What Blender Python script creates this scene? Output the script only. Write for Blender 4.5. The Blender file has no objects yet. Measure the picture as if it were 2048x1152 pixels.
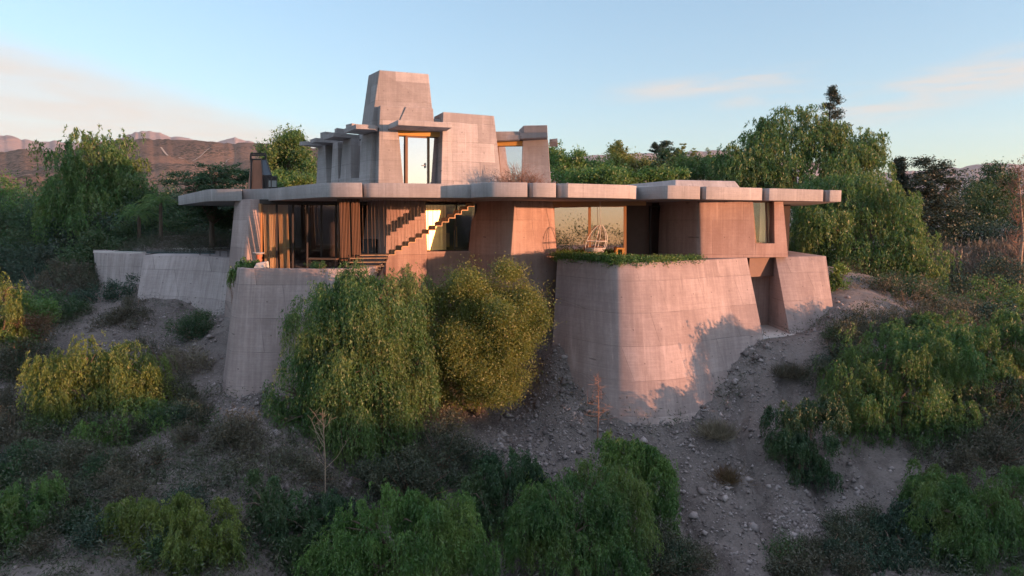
import bpy, bmesh, math
import numpy as np
from mathutils import Vector, Matrix, noise as mnoise

# ------------------------------------------------------------------ camera, sky, sun, exposure
SC = bpy.context.scene
COL = SC.collection
F, PITCH = 1365.33, math.atan(136 / 1365.33)
cp, sp = math.cos(PITCH), math.sin(PITCH)
cam_data = bpy.data.cameras.new('camera')
cam = bpy.data.objects.new('camera', cam_data)
COL.objects.link(cam)
cam_data.sensor_width = 36
cam_data.lens = 24
cam_data.clip_start = 0.1
cam_data.clip_end = 40000
cam.location = (0, 0, 0)
cam.rotation_euler = (math.radians(90) - PITCH, 0, 0)
SC.camera = cam

SUN_AZ, SUN_EL = math.radians(66), math.radians(2.6)      # azimuth to the right of straight behind the camera
sun_dir = Vector((math.sin(SUN_AZ) * math.cos(SUN_EL), -math.cos(SUN_AZ) * math.cos(SUN_EL), math.sin(SUN_EL)))
sd = bpy.data.lights.new('sun', 'SUN')
sd.energy = 1.9
sd.angle = math.radians(0.55)
sd.color = (1.0, 0.46, 0.25)
so = bpy.data.objects.new('sun', sd)
so.rotation_euler = sun_dir.to_track_quat('Z', 'Y').to_euler()
COL.objects.link(so)

SC.view_settings.view_transform = 'Standard'
SC.view_settings.look = 'None'
SC.view_settings.exposure = 2.64
SC.view_settings.gamma = 1.0
SKY_STRENGTH = 0.15


class NT:
    """small helper to wire node trees"""
    def __init__(s, tree):
        s.t = tree
        tree.nodes.clear()

    def n(s, typ, **kw):
        nd = s.t.nodes.new(typ)
        for k, v in kw.items():
            if k == 'ins':
                for kk, vv in v.items():
                    if isinstance(vv, bpy.types.NodeSocket):
                        s.t.links.new(vv, nd.inputs[kk])
                    else:
                        nd.inputs[kk].default_value = vv
            else:
                setattr(nd, k, v)
        return nd

    def m(s, op, a, b=None, c=None):
        nd = s.n('ShaderNodeMath', operation=op)
        for i, x in enumerate((a, b, c)):
            if x is None:
                continue
            if isinstance(x, bpy.types.NodeSocket):
                s.t.links.new(x, nd.inputs[i])
            else:
                nd.inputs[i].default_value = x
        return nd.outputs[0]

    def mix(s, fac, a, b, blend='MIX'):
        nd = s.n('ShaderNodeMix', data_type='RGBA', blend_type=blend)
        for sock, x in ((nd.inputs[0], fac), (nd.inputs[6], a), (nd.inputs[7], b)):
            if isinstance(x, bpy.types.NodeSocket):
                s.t.links.new(x, sock)
            elif isinstance(x, (int, float)):
                sock.default_value = x
            else:
                sock.default_value = (*x[:3], 1)
        return nd.outputs[2]

    def rng(s, x, a, b, c=0.0, d=1.0, smooth=True):
        nd = s.n('ShaderNodeMapRange', interpolation_type='SMOOTHSTEP' if smooth else 'LINEAR')
        s.t.links.new(x, nd.inputs[0])
        for i, v in enumerate((a, b, c, d)):
            nd.inputs[i + 1].default_value = v
        return nd.outputs[0]

    def noise(s, vec, scale, detail=4, rough=0.55, out=0, dist=0.0):
        nd = s.n('ShaderNodeTexNoise', ins={'Scale': scale, 'Detail': detail, 'Roughness': rough, 'Distortion': dist})
        if vec is not None:
            s.t.links.new(vec, nd.inputs['Vector'])
        return nd.outputs[out]

    def mapv(s, vec, scale=(1, 1, 1), loc=(0, 0, 0), rot=(0, 0, 0)):
        nd = s.n('ShaderNodeMapping')
        s.t.links.new(vec, nd.inputs[0])
        nd.inputs['Scale'].default_value = scale
        nd.inputs['Location'].default_value = loc
        nd.inputs['Rotation'].default_value = rot
        return nd.outputs[0]


world = bpy.data.worlds.new('World')
SC.world = world
world.use_nodes = True
w = NT(world.node_tree)
sky = w.n('ShaderNodeTexSky', sky_type='NISHITA', sun_disc=False)
sky.sun_elevation = math.radians(3.4)
sky.sun_rotation = math.pi - SUN_AZ
sky.altitude = 800
sky.air_density = 1.0
sky.dust_density = 1.6
sky.ozone_density = 2.2
tc = w.n('ShaderNodeTexCoord')
sep = w.n('ShaderNodeSeparateXYZ', ins={0: tc.outputs['Generated']})
az = w.m('ARCTAN2', sep.outputs[0], sep.outputs[1])
el = w.m('DIVIDE', sep.outputs[2], w.m('SQRT', w.m('ADD', w.m('MULTIPLY', sep.outputs[0], sep.outputs[0]), w.m('MULTIPLY', sep.outputs[1], sep.outputs[1]))))
cv = w.n('ShaderNodeCombineXYZ', ins={0: az, 1: el})
wob = w.noise(w.mapv(cv.outputs[0], (4, 9, 1)), 1.0, 5, 0.6)
streak = w.noise(w.mapv(cv.outputs[0], (5, 38, 1), rot=(0, 0, 0.10)), 1.0, 6, 0.6, dist=0.4)
# a bank of thin cloud low on the left, thinning towards the middle
top_edge = w.m('ADD', w.m('SUBTRACT', 0.215, w.m('MULTIPLY', w.m('ADD', az, 0.643), 0.22)), w.m('MULTIPLY', w.m('SUBTRACT', wob, 0.5), 0.05))
bank = w.rng(w.m('SUBTRACT', top_edge, el), -0.012, 0.045)
bank = w.m('MULTIPLY', bank, w.rng(az, -1.6, -1.1))
bank = w.m('MULTIPLY', bank, w.rng(az, -0.06, -0.34))
bank = w.m('MULTIPLY', bank, w.rng(streak, 0.22, 0.75, 0.55, 0.95))
# wisps on the right
def wisp(a0, e0, slope, half_a, half_e, amt):
    ee = w.m('SUBTRACT', w.m('SUBTRACT', el, e0), w.m('MULTIPLY', w.m('SUBTRACT', az, a0), slope))
    k = w.rng(w.m('ABSOLUTE', ee), half_e, 0.0)
    k = w.m('MULTIPLY', k, w.rng(w.m('ABSOLUTE', w.m('SUBTRACT', az, a0)), half_a, half_a * 0.3))
    return w.m('MULTIPLY', k, w.rng(streak, 0.36, 0.62, 0.0, amt))
ws = w.m('ADD', wisp(0.57, 0.165, 0.17, 0.20, 0.04, 1.0), wisp(0.28, 0.185, 0.06, 0.18, 0.02, 0.9))
ws = w.m('ADD', ws, wisp(0.36, 0.163, 0.05, 0.10, 0.014, 0.6))
cl = w.m('MINIMUM', w.m('ADD', bank, ws), 1.0)
gam = w.n('ShaderNodeGamma', ins={'Color': sky.outputs[0], 'Gamma': 0.7})
hsv = w.n('ShaderNodeHueSaturation', ins={'Saturation': 0.96, 'Value': 1.0, 'Color': w.mix(1.0, gam.outputs[0], (0.645, 0.69, 0.72), 'MULTIPLY')})
zenith_fill = w.rng(el, 0.45, 1.1)                 # sky brightened high overhead, added as soft blue fill
high = w.mix(zenith_fill, hsv.outputs[0], (1.12, 1.28, 1.6))
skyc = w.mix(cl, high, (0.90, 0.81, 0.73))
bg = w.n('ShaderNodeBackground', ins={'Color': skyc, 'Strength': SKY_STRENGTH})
wo = w.n('ShaderNodeOutputWorld', ins={0: bg.outputs[0]})


# ------------------------------------------------------------------ pixel of the photograph + real depth -> point in the place
def zv(v, Y):
    k = (576 - v) / F
    return Y * (k * cp - sp) / (cp + k * sp)

def W(u, Y, z):
    return Vector(((u - 1024) / F * (Y * cp - z * sp), Y, z))

def P(u, v, Y):
    return W(u, Y, zv(v, Y))

ZC, ZT, ZF = 0.885, 1.44, -1.885          # underside of the slab, roof top, terrace rim
KR = 0.929                                # the right wing stands this much nearer than first measured
ZB = ZF * KR                              # rim of its bastion

def W2(u, Y, z):
    return W(u, Y * KR, z)

def P2(u, v, Y):
    return P(u, v, Y * KR)

rng = np.random.default_rng(7)


# ------------------------------------------------------------------ materials
def mat(name):
    m = bpy.data.materials.new(name)
    m.use_nodes = True
    return m, NT(m.node_tree)

def finish(t, shader):
    t.n('ShaderNodeOutputMaterial', ins={0: shader})

def bsdf(t, col, rough=0.8, metal=0.0, normal=None, spec=0.3):
    ins = {'Base Color': col if isinstance(col, bpy.types.NodeSocket) else (*col, 1), 'Roughness': rough, 'Metallic': metal,
           'Specular IOR Level': spec}
    if normal is not None:
        ins['Normal'] = normal
    return t.n('ShaderNodeBsdfPrincipled', ins=ins).outputs[0]

def concrete(name, a, b, seam=1.25, streaks=0.6, panel=0.26, board=0.34):
    m, t = mat(name)
    co = t.n('ShaderNodeTexCoord').outputs['Object']
    s = t.n('ShaderNodeSeparateXYZ', ins={0: co})
    h = t.m('ADD', t.m('MULTIPLY', s.outputs[0], 0.85), t.m('MULTIPLY', s.outputs[1], 0.55))
    hz = t.n('ShaderNodeCombineXYZ', ins={0: h, 1: s.outputs[2]}).outputs[0]
    big = t.noise(co, 0.55, 5, 0.6)
    fine = t.noise(co, 7.0, 6, 0.7)
    run = t.noise(t.mapv(co, (2.2, 0.5, 0.16)), 1.0, 5, 0.6)
    run2 = t.noise(t.mapv(co, (11, 0.9, 0.3)), 1.0, 4, 0.6)
    grain = t.noise(t.mapv(hz, (1.0, 16.0, 1)), 1.0, 5, 0.65)
    br = t.n('ShaderNodeTexBrick', offset=0.37, ins={'Vector': hz, 'Color1': (0, 0, 0, 1), 'Color2': (1, 1, 1, 1), 'Mortar': (0.5, 0.5, 0.5, 1), 'Scale': 1.0,
             'Mortar Size': 0.012, 'Mortar Smooth': 0.3, 'Brick Width': 2.3, 'Row Height': seam, 'Bias': -0.25})
    pan = t.n('ShaderNodeSeparateColor', ins={0: br.outputs[0]}).outputs[0]
    f = t.m('ADD', t.m('MULTIPLY', big, 0.55), t.m('MULTIPLY', fine, 0.3))
    f = t.m('ADD', f, t.m('MULTIPLY', t.m('SUBTRACT', run, 0.5), streaks))
    f = t.m('ADD', f, t.m('MULTIPLY', t.m('SUBTRACT', run2, 0.5), streaks * 0.6))
    f = t.m('ADD', f, t.m('MULTIPLY', t.m('SUBTRACT', grain, 0.5), board))
    f = t.m('ADD', f, t.m('MULTIPLY', t.m('SUBTRACT', pan, 0.5), panel))
    f = t.rng(f, 0.12, 0.78)
    c = t.mix(f, a, b)
    lines = t.m('MULTIPLY', br.outputs[1], t.rng(t.noise(co, 0.9, 3), 0.35, 0.7, 0.2, 0.85))
    c = t.mix(lines, c, tuple(x * 0.55 for x in a))
    pock = t.rng(t.noise(co, 22, 3, 0.6), 0.70, 0.80)
    c = t.mix(t.m('MULTIPLY', pock, 0.35), c, tuple(x * 0.5 for x in a))
    stain = t.m('MULTIPLY', t.rng(t.noise(t.mapv(co, (3.4, 0.7, 0.13), (5, 2, 8)), 1.0, 5, 0.65), 0.54, 0.72), t.rng(t.noise(co, 0.35, 3), 0.38, 0.62))
    c = t.mix(t.m('MULTIPLY', stain, 0.5), c, tuple(x * 0.62 for x in a))
    wash = t.m('MULTIPLY', t.rng(t.noise(t.mapv(co, (5.2, 0.9, 0.2), (1, 9, 4)), 1.0, 4, 0.6), 0.56, 0.74), t.rng(t.noise(co, 0.5, 3), 0.42, 0.6))
    c = t.mix(t.m('MULTIPLY', wash, 0.45), c, tuple(min(1, x * 1.2) for x in b))
    du = t.m('SUBTRACT', t.m('FRACT', t.m('DIVIDE', h, 1.15)), 0.5)
    dv = t.m('SUBTRACT', t.m('FRACT', t.m('DIVIDE', s.outputs[2], seam if seam < 3 else 1.2)), 0.5)
    dd = t.m('SQRT', t.m('ADD', t.m('POWER', t.m('MULTIPLY', du, 1.15), 2.0), t.m('POWER', t.m('MULTIPLY', dv, seam if seam < 3 else 1.2), 2.0)))
    c = t.mix(t.rng(dd, 0.034, 0.022, 0, 0.6), c, tuple(x * 0.35 for x in a))
    hgt = t.m('ADD', t.m('ADD', t.m('MULTIPLY', fine, 0.5), t.m('MULTIPLY', grain, 0.6)), t.m('MULTIPLY', br.outputs[1], -0.8))
    bp = t.n('ShaderNodeBump', ins={'Strength': 0.35, 'Distance': 0.03, 'Height': hgt})
    finish(t, bsdf(t, c, 0.88, 0, bp.outputs[0], 0.25))
    return m

M = {}
M['concrete'] = concrete('concrete', (0.215, 0.165, 0.155), (0.385, 0.31, 0.29))
M['concrete_tower'] = concrete('concrete_tower', (0.215, 0.198, 0.195), (0.40, 0.375, 0.37), seam=0.95, streaks=0.45, panel=0.34, board=0.4)
M['concrete_slab'] = concrete('concrete_slab', (0.235, 0.22, 0.22), (0.41, 0.385, 0.385), seam=9.0, streaks=0.5, panel=0.22, board=0.3)
M['concrete_wall'] = concrete('concrete_wall', (0.235, 0.155, 0.135), (0.40, 0.295, 0.262), seam=1.6, streaks=0.6, panel=0.2, board=0.2)
M['concrete_pool'] = concrete('concrete_pool', (0.215, 0.18, 0.175), (0.36, 0.315, 0.305), seam=1.3, streaks=0.9)

def plain(name, col, rough=0.6, metal=0.0, var=0.25, scale=4.0, bump=0.2, stretch=(1, 1, 1)):
    m, t = mat(name)
    co = t.n('ShaderNodeTexCoord').outputs['Object']
    nn = t.noise(t.mapv(co, stretch), scale, 5, 0.6)
    c = t.mix(nn, tuple(x * (1 - var) for x in col), tuple(min(1, x * (1 + var)) for x in col))
    bp = t.n('ShaderNodeBump', ins={'Strength': bump, 'Distance': 0.01, 'Height': nn})
    finish(t, bsdf(t, c, rough, metal, bp.outputs[0]))
    return m

M['steel'] = plain('steel', (0.34, 0.21, 0.12), 0.42, 0.3, 0.3, 6, 0.1)
M['rod'] = plain('rod', (0.105, 0.052, 0.028), 0.55, 0.1, 0.3, 3, 0.1)
M['hanger'] = plain('hanger', (0.14, 0.09, 0.06), 0.5, 0.2, 0.2)
M['dark_steel'] = plain('dark_steel', (0.035, 0.03, 0.03), 0.5, 0.3, 0.3)
M['wood'] = plain('wood', (0.33, 0.17, 0.075), 0.55, 0, 0.3, 3, 0.2, (6, 6, 0.6))
M['bronze'] = plain('bronze', (0.16, 0.09, 0.055), 0.45, 0.2, 0.2)
M['brown_panel'] = plain('brown_panel', (0.12, 0.065, 0.05), 0.6, 0, 0.25, 3)
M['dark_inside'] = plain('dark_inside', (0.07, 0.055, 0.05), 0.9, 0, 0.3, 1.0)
M['floor'] = plain('floor', (0.16, 0.13, 0.12), 0.8, 0, 0.3, 2.0)
M['curtain'] = plain('curtain', (0.92, 0.80, 0.55), 0.9, 0, 0.08, 3, 0.1, (10, 10, 0.2))
M['glint_sheet'] = plain('glint_sheet', (0.92, 0.72, 0.36), 0.40, 0.5, 0.05, 3, 0.05, (10, 10, 0.2))  # satin gold put in for the sun's reflection in the stair window
M['drape'] = plain('drape', (0.42, 0.29, 0.16), 0.9, 0, 0.12, 3, 0.1, (10, 10, 0.2))
M['white_paint'] = plain('white_paint', (0.62, 0.57, 0.53), 0.5, 0, 0.05)
M['cushion'] = plain('cushion', (0.32, 0.30, 0.30), 0.9, 0, 0.1)
M['terracotta'] = plain('terracotta', (0.42, 0.13, 0.07), 0.7, 0, 0.2)
M['pale_stone'] = plain('pale_stone', (0.42, 0.39, 0.37), 0.8, 0, 0.2)
M['slate_panel'] = plain('slate_panel', (0.03, 0.045, 0.06), 0.22, 0.1, 0.2)
M['rust_sheet'] = plain('rust_sheet', (0.27, 0.12, 0.075), 0.65, 0.1, 0.35, 3, 0.2, (1, 1, 0.3))
M['grey_sheet'] = plain('grey_sheet', (0.22, 0.23, 0.23), 0.5, 0.3, 0.2)
M['gold_wood'] = plain('gold_wood', (0.50, 0.27, 0.07), 0.5, 0, 0.15)
M['bark'] = plain('bark', (0.10, 0.072, 0.055), 0.9, 0, 0.4, 5, 0.5, (3, 3, 0.6))
M['pale_bark'] = plain('pale_bark', (0.27, 0.2, 0.15), 0.9, 0, 0.3, 5, 0.3)
M['twig'] = plain('twig', (0.20, 0.115, 0.085), 0.9, 0, 0.3)
M['flagstone'] = plain('flagstone', (0.22, 0.195, 0.185), 0.9, 0, 0.35, 3, 0.4)

def glass(name, tint, refl, base):
    m, t = mat(name)
    co = t.n('ShaderNodeTexCoord').outputs['Object']
    bp = t.n('ShaderNodeBump', ins={'Strength': 0.02, 'Distance': 0.03, 'Height': t.noise(co, 0.9, 2)})
    tr = t.n('ShaderNodeBsdfTransparent', ins={0: (*tint, 1)}).outputs[0]
    gl = t.n('ShaderNodeBsdfGlossy', ins={'Color': (*base, 1), 'Roughness': 0.015, 'Normal': bp.outputs[0]}).outputs[0]
    mx = t.n('ShaderNodeMixShader', ins={0: refl, 1: tr, 2: gl}).outputs[0]
    finish(t, mx)
    return m

M['glass'] = glass('glass', (0.97, 0.97, 0.97), 0.05, (0.95, 0.95, 0.95))
M['glass_mirror'] = glass('glass_mirror', (0.6, 0.55, 0.5), 0.58, (1, 0.70, 0.60))
M['glass_upper'] = glass('glass_upper', (0.6, 0.55, 0.5), 0.72, (0.95, 0.90, 0.95))
M['glass_dark'] = glass('glass_dark', (0.6, 0.6, 0.62), 0.08, (0.9, 0.95, 1))

def water_mat():
    m, t = mat('pool_water')
    co = t.n('ShaderNodeTexCoord').outputs['Object']
    bp = t.n('ShaderNodeBump', ins={'Strength': 0.15, 'Distance': 0.02, 'Height': t.noise(co, 6, 3)})
    finish(t, bsdf(t, (0.03, 0.07, 0.08), 0.05, 0, bp.outputs[0], 0.6))
    return m
M['pool_water'] = water_mat()

def leaf_mat(name, c1, c2, c3, scale=0.55, trans=0.35, amt3=0.4):
    """leaves: two greens and a third tint in soft patches of the plant, each leaf a little different"""
    m, t = mat(name)
    co = t.n('ShaderNodeTexCoord').outputs['Object']
    ran = t.n('ShaderNodeNewGeometry').outputs['Random Per Island']
    n1 = t.noise(co, scale * 2.3, 3, 0.6)
    n2 = t.noise(t.mapv(co, (1, 1, 1), (13, 7, 3)), scale, 3, 0.55)
    c = t.mix(t.rng(n1, 0.35, 0.65), c1, c2)
    c = t.mix(t.m('MULTIPLY', t.rng(n2, 0.47, 0.66), amt3), c, c3)
    v = t.n('ShaderNodeHueSaturation', ins={'Color': c, 'Value': t.rng(ran, 0, 1, 0.72, 1.25, False), 'Hue': t.rng(t.m('FRACT', t.m('MULTIPLY', ran, 7.3)), 0, 1, 0.485, 0.515, False)})
    d = t.n('ShaderNodeBsdfDiffuse', ins={0: v.outputs[0]}).outputs[0]
    tr = t.n('ShaderNodeBsdfTranslucent', ins={0: v.outputs[0]}).outputs[0]
    mx = t.n('ShaderNodeMixShader', ins={0: trans, 1: d, 2: tr}).outputs[0]
    gl = t.n('ShaderNodeBsdfGlossy', ins={0: (1, 1, 1, 1), 'Roughness': 0.5}).outputs[0]
    finish(t, t.n('ShaderNodeMixShader', ins={0: 0.03, 1: mx, 2: gl}).outputs[0])
    return m

M['leaf_pepper'] = leaf_mat('leaf_pepper', (0.05, 0.125, 0.032), (0.095, 0.18, 0.043), (0.16, 0.205, 0.05), 0.5, 0.48, 0.6)
M['leaf_green'] = leaf_mat('leaf_green', (0.065, 0.15, 0.034), (0.11, 0.21, 0.046), (0.16, 0.23, 0.05), 0.5, 0.48, 0.6)
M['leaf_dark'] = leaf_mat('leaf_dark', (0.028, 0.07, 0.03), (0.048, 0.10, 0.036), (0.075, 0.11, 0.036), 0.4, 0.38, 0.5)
M['leaf_gold'] = leaf_mat('leaf_gold', (0.115, 0.17, 0.034), (0.16, 0.20, 0.038), (0.065, 0.13, 0.032), 0.6, 0.45, 0.7)
M['leaf_olive'] = leaf_mat('leaf_olive', (0.145, 0.18, 0.038), (0.19, 0.215, 0.046), (0.11, 0.165, 0.038), 0.8, 0.5, 0.5)
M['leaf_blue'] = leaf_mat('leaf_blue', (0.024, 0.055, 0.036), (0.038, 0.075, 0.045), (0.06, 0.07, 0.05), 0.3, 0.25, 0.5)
M['leaf_grey'] = leaf_mat('leaf_grey', (0.15, 0.13, 0.09), (0.22, 0.19, 0.13), (0.12, 0.09, 0.07), 0.7, 0.3, 0.5)
M['leaf_brown'] = leaf_mat('leaf_brown', (0.07, 0.066, 0.046), (0.10, 0.09, 0.06), (0.06, 0.066, 0.04), 0.7, 0.3, 0.5)
M['leaf_rust'] = leaf_mat('leaf_rust', (0.12, 0.075, 0.04), (0.16, 0.095, 0.05), (0.09, 0.075, 0.035), 0.8, 0.3, 0.5)
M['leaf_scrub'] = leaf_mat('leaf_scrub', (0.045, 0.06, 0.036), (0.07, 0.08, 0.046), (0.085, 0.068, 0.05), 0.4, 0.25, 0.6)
M['leaf_pine'] = leaf_mat('leaf_pine', (0.028, 0.048, 0.03), (0.045, 0.064, 0.04), (0.065, 0.07, 0.045), 0.5, 0.2, 0.6)
M['reed'] = leaf_mat('reed', (0.13, 0.105, 0.085), (0.19, 0.15, 0.12), (0.08, 0.085, 0.06), 0.3, 0.3, 0.6)

def soil_mat():
    m, t = mat('soil')
    co = t.n('ShaderNodeTexCoord').outputs['Object']
    big = t.noise(co, 0.22, 6, 0.62)
    mid = t.noise(co, 1.7, 6, 0.65)
    fine = t.noise(co, 11, 5, 0.7)
    c = t.mix(t.rng(big, 0.32, 0.68), (0.092, 0.078, 0.073), (0.172, 0.147, 0.136))
    c = t.mix(t.rng(mid, 0.42, 0.72, 0, 0.75), c, (0.06, 0.049, 0.046))
    c = t.mix(t.rng(fine, 0.35, 0.8, 0, 0.55), c, (0.22, 0.185, 0.175))
    vo = t.n('ShaderNodeTexVoronoi', ins={'Vector': co, 'Scale': 9.0})
    peb = t.m('MULTIPLY', t.rng(vo.outputs[0], 0.30, 0.18), t.rng(t.noise(co, 0.5, 4, 0.6), 0.44, 0.62))
    pc = t.mix(t.n('ShaderNodeSeparateColor', ins={0: vo.outputs[1]}).outputs[0], (0.10, 0.085, 0.08), (0.29, 0.25, 0.24))
    c = t.mix(peb, c, pc)
    hgt = t.m('ADD', t.m('ADD', t.m('MULTIPLY', mid, 1.0), t.m('MULTIPLY', fine, 0.35)), t.m('MULTIPLY', peb, 0.35))
    bp = t.n('ShaderNodeBump', ins={'Strength': 0.8, 'Distance': 0.12, 'Height': hgt})
    finish(t, bsdf(t, c, 0.95, 0, bp.outputs[0], 0.15))
    return m
M['soil'] = soil_mat()

def stone_mat():
    m, t = mat('stones')
    ran = t.n('ShaderNodeNewGeometry').outputs['Random Per Island']
    co = t.n('ShaderNodeTexCoord').outputs['Object']
    c = t.mix(ran, (0.10, 0.083, 0.08), (0.34, 0.295, 0.285))
    c = t.mix(t.rng(t.noise(co, 14, 4), 0.3, 0.8, 0, 0.5), c, (0.12, 0.095, 0.09))
    finish(t, bsdf(t, c, 0.9, 0, None, 0.2))
    return m
M['stones'] = stone_mat()

def hill_mat(name, earth, earth2, scrub, sc=0.02, cover=0.5, spot=0.09):
    m, t = mat(name)
    co = t.n('ShaderNodeTexCoord').outputs['Object']
    big = t.noise(co, sc * 0.4, 5, 0.6)
    mid = t.noise(co, sc, 6, 0.65)
    c = t.mix(t.rng(big, 0.35, 0.65), earth, earth2)
    vo = t.n('ShaderNodeTexVoronoi', ins={'Vector': co, 'Scale': spot})
    sp_ = t.m('MULTIPLY', t.rng(vo.outputs[0], 0.55, 0.30), t.rng(mid, 0.36, 0.6))
    c = t.mix(t.m('MULTIPLY', sp_, cover), c, scrub)
    c = t.mix(t.rng(t.noise(co, sc * 6, 4), 0.5, 0.8, 0, 0.4), c, scrub)
    bp = t.n('ShaderNodeBump', ins={'Strength': 0.6, 'Distance': 0.12 / sc, 'Height': t.m('ADD', mid, t.m('MULTIPLY', sp_, 0.1))})
    finish(t, bsdf(t, c, 1.0, 0, bp.outputs[0], 0.0))
    return m
M['hill'] = hill_mat('hill', (0.12, 0.08, 0.063), (0.165, 0.11, 0.085), (0.042, 0.043, 0.033), 0.02, 0.95, 0.30)
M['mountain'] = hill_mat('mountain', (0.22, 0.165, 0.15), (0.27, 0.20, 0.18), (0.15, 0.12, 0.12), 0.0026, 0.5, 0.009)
M['track'] = plain('track', (0.33, 0.24, 0.18), 1.0, 0, 0.2, 0.2)


# ------------------------------------------------------------------ mesh helpers
class MB:
    def __init__(s):
        s.v, s.f = [], []

    def add(s, vs, fs):
        o = len(s.v)
        s.v += [tuple(p) for p in vs]
        s.f += [tuple(i + o for i in q) for q in fs]
        return s

    def hexa(s, b, t):
        """b, t: four points each, going round the same way"""
        return s.add(list(b) + list(t), [(3, 2, 1, 0), (4, 5, 6, 7), (0, 1, 5, 4), (1, 2, 6, 5), (2, 3, 7, 6), (3, 0, 4, 7)])

    def box(s, c, sx, sy, sz, rot=0.0):
        ca, sa = math.cos(rot), math.sin(rot)
        pts = []
        for z in (-sz / 2, sz / 2):
            for x, y in ((-1, -1), (1, -1), (1, 1), (-1, 1)):
                X, Y = x * sx / 2, y * sy / 2
                pts.append((c[0] + X * ca - Y * sa, c[1] + X * sa + Y * ca, c[2] + z))
        return s.hexa(pts[:4], pts[4:])

    def bar(s, p, q, w, d, up=(0, -1, 0)):
        p, q = Vector(p), Vector(q)
        t = (q - p).normalized()
        side = t.cross(Vector(up))
        if side.length < 1e-4:
            side = t.cross(Vector((1, 0, 0)))
        side.normalize()
        n = side.cross(t).normalized()
        a, b = side * w / 2, n * d / 2
        return s.hexa([p - a - b, p + a - b, p + a + b, p - a + b], [q - a - b, q + a - b, q + a + b, q - a + b])

    def tube(s, pts, rad, n=8, cap=True):
        pts = [Vector(p) for p in pts]
        rad = [rad] * len(pts) if isinstance(rad, (int, float)) else rad
        o = len(s.v)
        prev = None
        for i, p in enumerate(pts):
            t = (pts[min(i + 1, len(pts) - 1)] - pts[max(i - 1, 0)])
            t = t.normalized() if t.length > 1e-9 else Vector((0, 0, 1))
            a = t.cross(prev if prev else (Vector((0, 0, 1)) if abs(t.z) < 0.9 else Vector((1, 0, 0))))
            if a.length < 1e-4:
                a = t.orthogonal()
            a.normalize()
            b = t.cross(a).normalized()
            prev = b if prev is None else (a.cross(t)).normalized() * 1
            prev = Vector((0, 0, 1)) if abs(t.z) < 0.9 else Vector((1, 0, 0))
            for k in range(n):
                an = 2 * math.pi * k / n
                s.v.append(tuple(p + (a * math.cos(an) + b * math.sin(an)) * rad[i]))
        for i in range(len(pts) - 1):
            for k in range(n):
                k2 = (k + 1) % n
                s.f.append((o + i * n + k, o + i * n + k2, o + (i + 1) * n + k2, o + (i + 1) * n + k))
        if cap:
            s.f.append(tuple(o + k for k in range(n))[::-1])
            s.f.append(tuple(o + (len(pts) - 1) * n + k for k in range(n)))
        return s

    def lathe(s, c, prof, n=18):
        o = len(s.v)
        for r, z in prof:
            for k in range(n):
                an = 2 * math.pi * k / n
                s.v.append((c[0] + r * math.cos(an), c[1] + r * math.sin(an), c[2] + z))
        for i in range(len(prof) - 1):
            for k in range(n):
                k2 = (k + 1) % n
                s.f.append((o + i * n + k, o + i * n + k2, o + (i + 1) * n + k2, o + (i + 1) * n + k))
        s.f.append(tuple(o + k for k in range(n))[::-1])
        s.f.append(tuple(o + (len(prof) - 1) * n + k for k in range(n)))
        return s

    def loft(s, cols, nv=6):
        """closed solid: cols = list of columns round the plan, each a list of points from top to bottom"""
        o = len(s.v)
        rows = len(cols[0])
        for c in cols:
            for p in c:
                s.v.append(tuple(p))
        n = len(cols)
        for i in range(n):
            j = (i + 1) % n
            for r in range(rows - 1):
                s.f.append((o + i * rows + r, o + i * rows + r + 1, o + j * rows + r + 1, o + j * rows + r))
        s.f.append(tuple(o + i * rows for i in range(n)))
        s.f.append(tuple(o + i * rows + rows - 1 for i in range(n))[::-1])
        return s

    def build(s, name, m, parent=None, smooth=None, bevel=0.0):
        me = bpy.data.meshes.new(name)
        me.from_pydata(s.v, [], s.f)
        bm = bmesh.new()
        bm.from_mesh(me)
        bmesh.ops.recalc_face_normals(bm, faces=bm.faces)
        if bevel > 0:
            es = [e for e in bm.edges if len(e.link_faces) == 2 and e.calc_face_angle(0) > math.radians(38)]
            bmesh.ops.bevel(bm, geom=es, offset=bevel, segments=2, profile=0.6, affect='EDGES', clamp_overlap=True)
        bm.to_mesh(me)
        bm.free()
        me.materials.append(m)
        if smooth:
            me.polygons.foreach_set('use_smooth', [True] * len(me.polygons))
            me.set_sharp_from_angle(angle=math.radians(smooth))
        o = bpy.data.objects.new(name, me)
        COL.objects.link(o)
        if parent is not None:
            o.parent = parent
            o.matrix_parent_inverse = parent.matrix_world.inverted() if parent.type != 'EMPTY' else Matrix.Translation(-parent.location)
        return o


def tag(o, label=None, cat=None, group=None, kind=None):
    if label:
        o['label'] = label
    if cat:
        o['category'] = cat
    if group:
        o['group'] = group
    if kind:
        o['kind'] = kind
    return o

def thing(name, loc, label, cat, group=None):
    o = bpy.data.objects.new(name, None)
    o.empty_display_size = 0.3
    COL.objects.link(o)
    o.location = loc
    return tag(o, label, cat, group)

def quads_mesh(name, verts, m, parent=None, nper=4):
    """fast mesh of separate quads; verts (N, 4, 3)"""
    n = len(verts)
    me = bpy.data.meshes.new(name)
    me.vertices.add(n * nper)
    me.vertices.foreach_set('co', verts.astype(np.float32).ravel())
    me.loops.add(n * nper)
    me.loops.foreach_set('vertex_index', np.arange(n * nper, dtype=np.int32))
    me.polygons.add(n)
    me.polygons.foreach_set('loop_start', np.arange(0, n * nper, nper, dtype=np.int32))
    me.update(calc_edges=True)
    me.materials.append(m)
    o = bpy.data.objects.new(name, me)
    COL.objects.link(o)
    if parent is not None:
        o.parent = parent
        o.matrix_parent_inverse = Matrix.Translation(-parent.location)
    return o

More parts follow.
